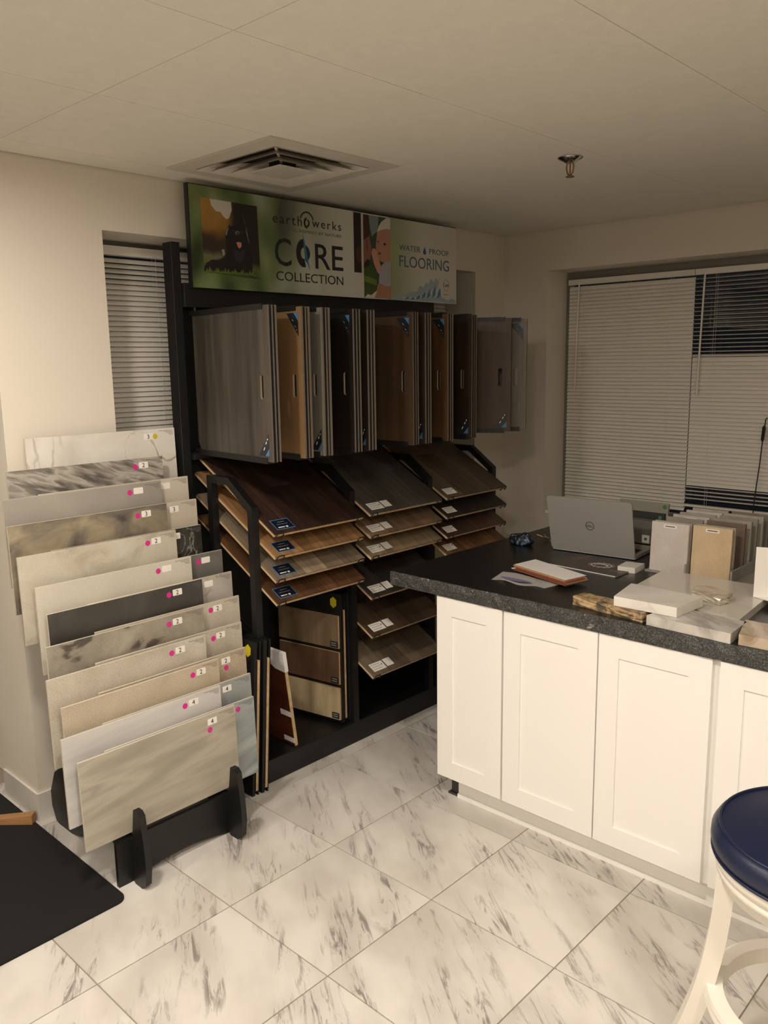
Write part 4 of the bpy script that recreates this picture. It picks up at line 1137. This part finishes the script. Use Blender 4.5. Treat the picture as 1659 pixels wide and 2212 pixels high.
cp = curled('crumpled_paper', 'crumpled white sheet with purple scribble, under the envelopes', (0.686, 0.168), (0.912, 0.178), (0.930, 0.300), (0.648, 0.300), ZT, PAPER)
bm = bmesh.new(); bm2 = prism(bm, [(0.085 + 0.062 * math.cos(t) * (1 + 0.25 * math.sin(3 * t)), 0.035 + 0.017 * math.sin(t)) for t in [2 * PI * k / 24 for k in range(24)]], (), 0.0088, 0.0092)
obj('purple_scribble', bm, plain('purple_ink', (120, 108, 150), 0.8), cp)
KRAFT = plain('kraft_paper', (150, 112, 72), 0.8, var=0.1)
REDP = plain('red_paper', (150, 76, 62), 0.7)
KRAFT2 = plain('kraft2', (176, 142, 102), 0.8)
es = [('kraft envelope at the bottom of the mail pile', KRAFT, 0.0025, 0.004, 0.000), ('white letter just above the bottom envelope', PAPER, 0.0018, -0.014, 0.008), ('red edged mailer in the middle of the mail pile', REDP, 0.0018, 0.006, -0.008),
      ('brown envelope above the red edged mailer', KRAFT2, 0.0045, 0.012, 0.004), ('white letter between two brown envelopes', PAPER, 0.0015, 0.002, 0.012), ('red printed mailer below the top cardboard one', REDP, 0.0018, 0.010, -0.004),
      ('brown cardboard mailer just below the white envelope', KRAFT2, 0.0055, 0.000, 0.002), ('white envelope on top of the mail pile', PAPER, 0.0015, 0.004, 0.006)]
z = ZT + 0.0095
for k, (lb, mt, th, dx, dy) in enumerate(es):
    q = [(0.684 + dx, 0.317 + dy), (0.958 + dx, 0.238 + dy), (0.980 + dx, 0.342 + dy), (0.700 + dx, 0.436 + dy)]
    sheet('envelope', lb, q, z, th, mt, 'envelope', 'mail pile on the counter'); z += th + 0.0003
# dark brochure folder with round emblem
bf = thing('brochure', 'dark brown brochure with pale round emblem lying before the laptop', 'brochure', (0.722, 0.515, ZT + 0.0004), (0, 0, R(-3)))
BRO = stone('brochure_print', [(0.35, (56, 46, 41)), (0.7, (80, 66, 60))], (30, 30, 30), rough=0.4)
obj('inner_pages', bx(0.002, 0.298, 0.001, 0.198, 0.0, 0.004), PAPER, bf)
obj('cover', bx(0.0, 0.302, 0.0, 0.20, 0.004, 0.0056), BRO, bf)
ec = (0.172, 0.110)
EM = plain('emblem_pale', (206, 196, 186), 0.5)
obj('emblem', prism(bmesh.new(), disc(0.044, 32, ec, 1.0, 0.80), [disc(0.038, 32, ec, 1.0, 0.80)], 0.0056, 0.0059), EM, bf)
obj('emblem', prism(bmesh.new(), disc(0.030, 32, ec, 1.0, 0.75), [disc(0.024, 32, (ec[0], ec[1] - 0.006), 1.0, 0.70)], 0.0056, 0.0059), EM, bf)
for k in range(14):
    a = 2 * PI * k / 14
    obj('emblem_tick', bx(-0.004, 0.004, -0.0012, 0.0012, 0, 0.0003), EM, bf, (ec[0] + 0.050 * math.cos(a), ec[1] + 0.041 * math.sin(a), 0.0056), (0, 0, a))
for k, (xx, yy, l, a) in enumerate(((0.03, 0.160, 0.07, 62), (0.035, 0.120, 0.04, 62), (0.245, 0.05, 0.10, 62), (0.262, 0.05, 0.09, 62))):
    obj('cover_print', bx(0, l, -0.004, 0.004, 0, 0.0003), plain('print_tan', (120, 98, 80), 0.6), bf, (xx, yy, 0.0056), (0, 0, R(a)))
# pouch, keys, cable behind
pk = thing('patterned_pouch', 'small black and blue patterned pouch beside the laptop', 'pouch', (0.425, 0.760, ZT + 0.0005))
bm = bmesh.new(); bmesh.ops.create_uvsphere(bm, u_segments=20, v_segments=12, radius=1.0)
for v_ in bm.verts: v_.co = Vector((v_.co.x * 0.062, v_.co.y * 0.042, max(0, 0.020 + v_.co.z * (0.030 + 0.008 * math.sin(5 * v_.co.x)))))
obj('pouch_body', mesh_from('pouch_body', bm, True), stone('pouch_pattern', [(0.42, (12, 13, 18)), (0.52, (40, 52, 74)), (0.62, (120, 140, 165)), (0.68, (16, 18, 24))], (55, 55, 55), rough=0.6, distort=0.3, detail=1), pk)
obj('zip', tube(bmesh.new(), [(-0.05, -0.012, 0.040), (0.0, -0.014, 0.0515), (0.05, -0.012, 0.040)], 0.0022, 6), INK, pk)
ky = thing('key_bunch', 'bunch of keys on a ring behind the pouch', 'keys', (0.475, 0.900, ZT + 0.0005))
obj('key_ring', tube(bmesh.new(), [(0.016 * math.cos(2 * PI * k / 16), 0.016 * math.sin(2 * PI * k / 16), 0.010 + 0.006 * math.cos(2 * PI * k / 16)) for k in range(16)], 0.0013, 6, True), CHROME, ky)
for k in range(4):
    bm = prism(bmesh.new(), disc(0.011, 14) + [], [disc(0.003, 8, (-0.005, 0))], 0.0, 0.002); box(bm, 0.009, 0.040, -0.0035, 0.0035, 0.0, 0.002)
    obj('key', bm, BRASS if k % 2 else CHROME, ky, (0.014 * math.cos(k * 1.3), 0.014 * math.sin(k * 1.3), 0.001 + 0.004 * k), (R(8 * k), R(-6 * k), k * 1.1 + 0.3))
fob = thing('car_key_fob', 'black car key fob lying beside the keys', 'key fob', (0.545, 0.925, ZT + 0.0005), (0, 0, R(20)))
obj('fob_body', prism(bmesh.new(), rounded(0.075, 0.036, 0.014, 5, -0.037, -0.018), (), 0.0, 0.016), INK, fob)
for k in range(3): obj('fob_button', prism(bmesh.new(), disc(0.006, 12, (-0.02 + 0.019 * k, 0)), (), 0.016, 0.0175), GREYINK, fob)
wb = thing('white_charger', 'small white plug-in charger block behind the laptop', 'charger', (0.395, 1.19, ZT + 0.0005))
obj('charger_body', bx(-0.03, 0.035, -0.025, 0.025, 0.0, 0.032, bevel=0.004), WHITE, wb)
obj('cable', tube(bmesh.new(), [(0.03, 0.0, 0.016), (0.09, 0.02, 0.014), (0.15, 0.04, 0.004)], 0.003, 6), WHITE, wb)
# sample boxes behind the laptop
gb = thing('sample_binder', 'pale grey sample board with green dot standing behind the laptop', 'sample board', (0.66, 1.20, ZT + 0.0005), (R(-6), 0, 0))
obj('board', bx(0.0, 0.235, 0.0, 0.012, 0, 0.172), plain('binder_pale', (150, 146, 134), 0.6), gb)
obj('green_dot', prism(bmesh.new(), disc(0.010, 14, (0.218, 0.155)), (), -0.0006, 0.0, 'y'), plain('dot_green', (70, 130, 80), 0.5), gb)
gb2 = thing('sample_binder', 'dark charcoal sample board standing behind the laptop', 'sample board', (0.74, 1.10, ZT + 0.0005), (R(-6), 0, 0))
obj('board', bx(0.0, 0.185, 0.0, 0.012, 0, 0.145), plain('binder_dark', (48, 48, 46), 0.6), gb2)
obj('green_dot', prism(bmesh.new(), disc(0.008, 14, (0.165, 0.125)), (), -0.0006, 0.0, 'y'), MATS['dot_green'], gb2)
gb3 = thing('sample_box', 'grey sample box with white green-dotted label beside the laptop', 'box', (0.80, 1.02, ZT + 0.0205), (0, 0, 0))
obj('box_body', bx(0.0, 0.125, 0.0, 0.06, 0, 0.100, bevel=0.002), plain('box_grey', (112, 110, 102), 0.6), gb3)
obj('box_flap', bx(0.118, 0.124, -0.004, 0.0, 0.01, 0.095), plain('binder_dark', (48, 48, 46), 0.6), gb3)
obj('white_label', bx(0.070, 0.104, -0.0008, 0.0, 0.006, 0.040), WHITE, gb3)
obj('green_dot', prism(bmesh.new(), disc(0.007, 12, (0.087, 0.023)), (), -0.0014, -0.0008, 'y'), MATS['dot_green'], gb3)
yb = thing('yellow_pad', 'yellow green pad under the grey sample box', 'notepad', (0.795, 1.005, ZT + 0.0005))
obj('pad', bx(0, 0.145, 0, 0.09, 0, 0.020), plain('pad_yellow', (166, 172, 70), 0.6), yb)
obj('pad_cover', bx(0, 0.145, 0, 0.09, 0.0195, 0.0200), plain('pad_cover', (150, 158, 60), 0.6), yb)
# standing sample slabs in two rows
ACR = plain('tray_grey', (150, 146, 140), 0.4)
tr = thing('slab_tray', 'low grey tray holding two rows of standing stone samples', 'tray', (1.06, 0.66, ZT + 0.0005))
TZ = 0.006
obj('tray_base', bx(0.0, 0.40, 0.0, 0.50, 0.0, TZ), ACR, tr)
for x_ in (0.156, 0.326): obj('divider', bx(x_, x_ + 0.006, 0.0, 0.50, TZ, 0.05), ACR, tr)
row1 = [((206, 198, 190), 'white quartz sample with name strip, front of the row beside the laptop'), ((176, 168, 158), 'grey white sample just behind the white quartz one'), ((150, 142, 132), 'grey sample third in the row beside the laptop'), ((200, 192, 182), 'cream white sample with name strip, fourth in the row beside the laptop'),
        ((170, 164, 154), 'dull grey sample fifth in the row beside the laptop'), ((206, 198, 186), 'bright cream sample sixth in the row beside the laptop'), ((182, 174, 164), 'pale grey sample last in the row beside the laptop')]
row2 = [((208, 184, 150), 'tan sample slab with white name strip, front of its row'), ((178, 168, 150), 'grey beige sample just behind the tan slab'), ((120, 104, 92), 'brown grey sample third behind the tan slab'), ((166, 158, 148), 'light grey sample fourth behind the tan slab'),
        ((150, 142, 130), 'mid grey sample fifth behind the tan slab'), ((176, 168, 158), 'pale stone sample sixth behind the tan slab'), ((130, 124, 112), 'dark grey sample last behind the tan slab')]
for ri, (row, x_, y_) in enumerate(((row1, 1.072, 0.672), (row2, 1.226, 0.690))):
    for k, (rgb, lb) in enumerate(row):
        yy = y_ + 0.062 * k if k > 1 else y_ + 0.026 * k
        t = thing('stone_sample', lb, 'stone sample', (x_, yy, ZT + TZ + 0.001), (R(-3), 0, 0), 'standing stone samples in the tray')
        obj('slab', bx(0, 0.146, 0, 0.013, 0, 0.190, bevel=0.001), stone('slab_%d_%d' % (ri, k), [(0.3, tuple(max(0, c - 8) for c in rgb)), (0.7, tuple(min(255, c + 6) for c in rgb))], (14, 14, 14), rough=0.3, speck=0.1), t)
        if k in (0, 3) and not (ri == 1 and k == 3):
            s = obj('name_strip', bx(0.048, 0.098, -0.0006, 0.0, 0.170, 0.182), WHITE, t)
            obj('strip_print', bx(0.054, 0.092, -0.0009, -0.0006, 0.174, 0.178), GREYINK, s)
# loose stone pieces
def slab(name, label, pts, z, th, mat, rough_edge=0.0):
    bm = bmesh.new(); c = Vector((sum(p[0] for p in pts) / len(pts), sum(p[1] for p in pts) / len(pts), z))
    prism(bm, [(p[0] - c.x, p[1] - c.y) for p in pts], (), 0.0, th)
    if rough_edge > 0:
        rr = random.Random(len(label))
        bmesh.ops.subdivide_edges(bm, edges=bm.edges[:], cuts=4, use_grid_fill=True)
        for v_ in bm.verts:
            if v_.co.z < th - 0.0005 and v_.co.z > 0.0005: v_.co += Vector((rr.uniform(-1, 1), rr.uniform(-1, 1), 0)) * rough_edge
    else:
        es_ = [e for e in bm.edges if e.is_boundary is False and e.calc_face_angle(0) > 0.5]
        bmesh.ops.bevel(bm, geom=es_, offset=0.0015, segments=1, affect='EDGES')
    o = obj(name, bm, mat, None, c)
    return tag(o, label, 'stone sample', None)
BIGM = stone('slab_pale', [(0.3, (198, 192, 180)), (0.7, (214, 208, 197))], (5, 5, 5), rough=0.12)
slab('stone_slab', 'large polished pale stone slab lying flat on the counter', [(1.178, 0.262), (1.150, 0.632), (1.560, 0.632), (1.592, 0.196)], ZT + 0.0005, 0.025, BIGM)
WHB = stone('block_white', [(0.3, (216, 210, 200)), (0.7, (234, 229, 220))], (4, 4, 4), rough=0.15, vein=(196, 190, 182), vw=0.02)
slab('stone_slab', 'thick white quartz block lying across the brown granite strip', [(1.243, 0.066), (1.212, 0.246), (1.461, 0.238), (1.449, 0.072)], ZT + 0.0325, 0.031, WHB)
GBR = stone('granite_gold', [(0.36, (86, 80, 66)), (0.5, (158, 132, 96)), (0.64, (192, 164, 124))], (26, 26, 26), rough=0.5, distort=1.5)
slab('granite_strip', 'golden brown rough granite strip near the counter edge', [(1.084, 0.084), (1.094, 0.146), (1.352, 0.118), (1.350, 0.050)], ZT + 0.0005, 0.031, GBR, 0.004)
MGR = stone('marble_grey', [(0.3, (150, 145, 138)), (0.5, (196, 191, 183)), (0.7, (214, 209, 201))], (5, 18, 9), (0, 0, R(25)), rough=0.2, distort=0.9)
slab('marble_strip', 'grey streaked marble strip near the counter edge', [(1.368, 0.040), (1.392, 0.186), (1.623, 0.172), (1.629, 0.030)], ZT + 0.0005, 0.031, MGR)
slab('marble_strip', 'tan veined marble strip behind the blue stool', [(1.648, 0.040), (1.612, 0.190), (1.86, 0.20), (1.90, 0.052)], ZT + 0.0005, 0.031,
     stone('marble_tan', [(0.3, (140, 116, 88)), (0.5, (190, 172, 148)), (0.7, (206, 192, 172))], (7, 12, 9), (0, 0, R(40)), rough=0.25, distort=1.4))
slab('stone_slab', 'small white stone block beside the sample tray', [(0.985, 0.585), (0.975, 0.675), (1.045, 0.690), (1.052, 0.595)], ZT + 0.0005, 0.022, WHB)
slab('marble_chunk', 'small broken marble chunk lying on the large slab', [(1.388, 0.330), (1.372, 0.400), (1.418, 0.425), (1.505, 0.375), (1.492, 0.300)], ZT + 0.0265, 0.026, stone('marble_chunk', [(0.3, (146, 134, 114)), (0.5, (186, 176, 156)), (0.7, (206, 198, 182))], (14, 22, 20), rough=0.2, distort=1.2), 0.005)
rp = thing('white_brochure_holder', 'glossy white curved card standing on the pale slab', 'card', (1.535, 0.470, ZT + 0.0265), (0, 0, R(-20)))
bm = bmesh.new(); pts = [(0.0 + 0.20 * k / 10, 0.05 * math.sin(PI * k / 10)) for k in range(11)]
prism(bm, pts + [(p[0], p[1] + 0.004) for p in pts[::-1]], (), 0.0, 0.17)
obj('card_sheet', bm, plain('gloss_white', (244, 240, 232), 0.15), rp)
obj('card_foot', bx(0.0, 0.20, 0.0, 0.060, 0.0, 0.003), MATS['gloss_white'], rp)
# black cable hanging before the blind
cb = thing('black_cable', 'thin black cable with inline plug hanging before the blind', 'cable', (0.985, 2.075, 0.90))
obj('cord', tube(bmesh.new(), [(0.012, 0, 0.50), (0.006, 0, 0.43), (0.002, -0.002, 0.36), (-0.004, 0.002, 0.27), (-0.012, 0, 0.17), (-0.020, 0, 0.05), (-0.024, 0, -0.08)], 0.0028, 6), INK, cb)
obj('inline_plug', tube(bmesh.new(), [(0.008, -0.002, 0.465), (0.007, -0.002, 0.455), (0.003, -0.002, 0.395), (0.002, -0.002, 0.385)], [0.004, 0.009, 0.008, 0.004], 8), INK, cb)
obj('hook', tube(bmesh.new(), [(0.012, 0, 0.495), (0.012, 0.012, 0.505), (0.012, 0.022, 0.500)], 0.002, 6), INK, cb)

# ================================================================== FLOOR THINGS
MATM = plain('mat_black', (15, 15, 15), 0.95, bump=1.0, bscale=700, var=0.35)
bm = bmesh.new()
mp_ = [(-1.15, -2.6), (0.182, -2.6)]
for k in range(7):
    t = R(90 * k / 6); mp_.append((0.182 - 0.035 + 0.035 * math.cos(t), -1.117 - 0.035 + 0.035 * math.sin(t)))
mp_ += [(-1.15, -1.117)]
prism(bm, [(p[0] + 0.48, p[1] + 1.86) for p in mp_], (), 0.0, 0.007)
fm_ = tag(obj('floor_mat', bm, MATM, None, (-0.48, -1.86, 0.0005)), 'black ribbed entrance mat with rounded corner', 'floor mat')
wdg = thing('door_wedge', 'small wooden door wedge on the mat by the wall end', 'door wedge', (-0.496, -1.121, 0.0080), (0, 0, R(-137)))
bm = prism(bmesh.new(), [(0, 0), (0.26, 0), (0.26, 0.010), (0.0, 0.036)], (), -0.018, 0.018, 'y')
obj('wedge_body', bm, wood('wedge_wood', (168, 118, 72), (206, 158, 108), (8, 90, 90)), wdg)
bm = prism(bmesh.new(), disc(0.004, 10, (0.035, 0.0)), (), 0.030, 0.0335)
obj('nail_head', bm, CHROME, wdg)
# blue round stool
st = thing('bar_stool', 'white round stool with navy blue leather cushion', 'stool', (2.040, -0.506, 0.0))
NAVY = plain('navy_leather', (22, 30, 58), 0.38, bump=0.25, bscale=260)
SZ = 0.650
prof = [(0.0, SZ), (0.205, SZ), (0.216, SZ + 0.006), (0.221, SZ + 0.022), (0.220, SZ + 0.040), (0.212, SZ + 0.054), (0.203, SZ + 0.060), (0.195, SZ + 0.0595), (0.15, SZ + 0.066), (0.08, SZ + 0.071), (0.0, SZ + 0.072)]
cu = obj('cushion', mesh_from('cushion', lathe(bmesh.new(), prof, 72), True), NAVY, st)
obj('piping', mesh_from('piping', tube(bmesh.new(), [(0.203 * math.cos(2 * PI * k / 72), 0.203 * math.sin(2 * PI * k / 72), SZ + 0.0605) for k in range(72)], 0.0032, 8, True), True), NAVY, cu)
obj('piping', mesh_from('piping', tube(bmesh.new(), [(0.2165 * math.cos(2 * PI * k / 72), 0.2165 * math.sin(2 * PI * k / 72), SZ + 0.003) for k in range(72)], 0.0035, 8, True), True), NAVY, cu)
prof = [(0.0, SZ - 0.075), (0.190, SZ - 0.075), (0.196, SZ - 0.070), (0.200, SZ - 0.050), (0.206, SZ - 0.045), (0.206, SZ - 0.034), (0.202, SZ - 0.031), (0.207, SZ - 0.026), (0.213, SZ - 0.016), (0.213, SZ - 0.006), (0.208, SZ - 0.0005), (0.0, SZ - 0.0005)]
STW = plain('stool_white', (232, 226, 214), 0.4)
obj('apron', mesh_from('apron', lathe(bmesh.new(), prof, 72), True), STW, st)
def curve_pts(f, n): return [f(k / n) for k in range(n + 1)]
def beam(bm, pts, wds, ths, side):
    """rectangular sweep; side = horizontal direction of the width"""
    rings = []
    sd = Vector(side)
    for i, p in enumerate(pts):
        p = Vector(p); d = (Vector(pts[min(i + 1, len(pts) - 1)]) - Vector(pts[max(i - 1, 0)])).normalized()
        nrm = sd.cross(d).normalized(); w_, t_ = wds[i] / 2, ths[i] / 2
        rings.append([bm.verts.new(p + a * w_ * sd + b_ * t_ * nrm) for a, b_ in ((-1, -1), (1, -1), (1, 1), (-1, 1))])
    for A, B in zip(rings[:-1], rings[1:]):
        for k in range(4): bm.faces.new([A[k], A[(k + 1) % 4], B[(k + 1) % 4], B[k]])
    bm.faces.new(rings[0][::-1]); bm.faces.new(rings[-1])
    es_ = [e for e in bm.edges if len(e.link_faces) == 2 and e.calc_face_angle(0) > 0.8]
    bmesh.ops.bevel(bm, geom=es_, offset=0.004, segments=2, affect='EDGES')
    return bm
for k in range(4):
    a = R(197 + 90 * k); ca, sa = math.cos(a), math.sin(a)
    def f(t):
        z_ = (SZ - 0.070) * (1 - t)
        r_ = 0.182 + 0.015 * t + 0.115 * t ** 2.2
        return (r_ * ca, r_ * sa, z_)
    pts = curve_pts(f, 16)
    obj('leg', mesh_from('leg', beam(bmesh.new(), pts, [0.064 - 0.010 * i / 16 for i in range(17)], [0.040] * 17, (-sa, ca, 0))), STW, st)
rz = 0.285
bm = bmesh.new(); rr_ = []
for k in range(64):
    a = 2 * PI * k / 64
    rr_.append([bm.verts.new((r_ * math.cos(a), r_ * math.sin(a), z_)) for r_, z_ in ((0.176, rz - 0.020), (0.210, rz - 0.020), (0.214, rz - 0.010), (0.210, rz), (0.214, rz + 0.010), (0.210, rz + 0.020), (0.176, rz + 0.020))])
for k in range(64):
    A, B = rr_[k], rr_[(k + 1) % 64]
    for q in range(7): bm.faces.new([A[q], A[(q + 1) % 7], B[(q + 1) % 7], B[q]])
obj('foot_ring', bm, STW, st)
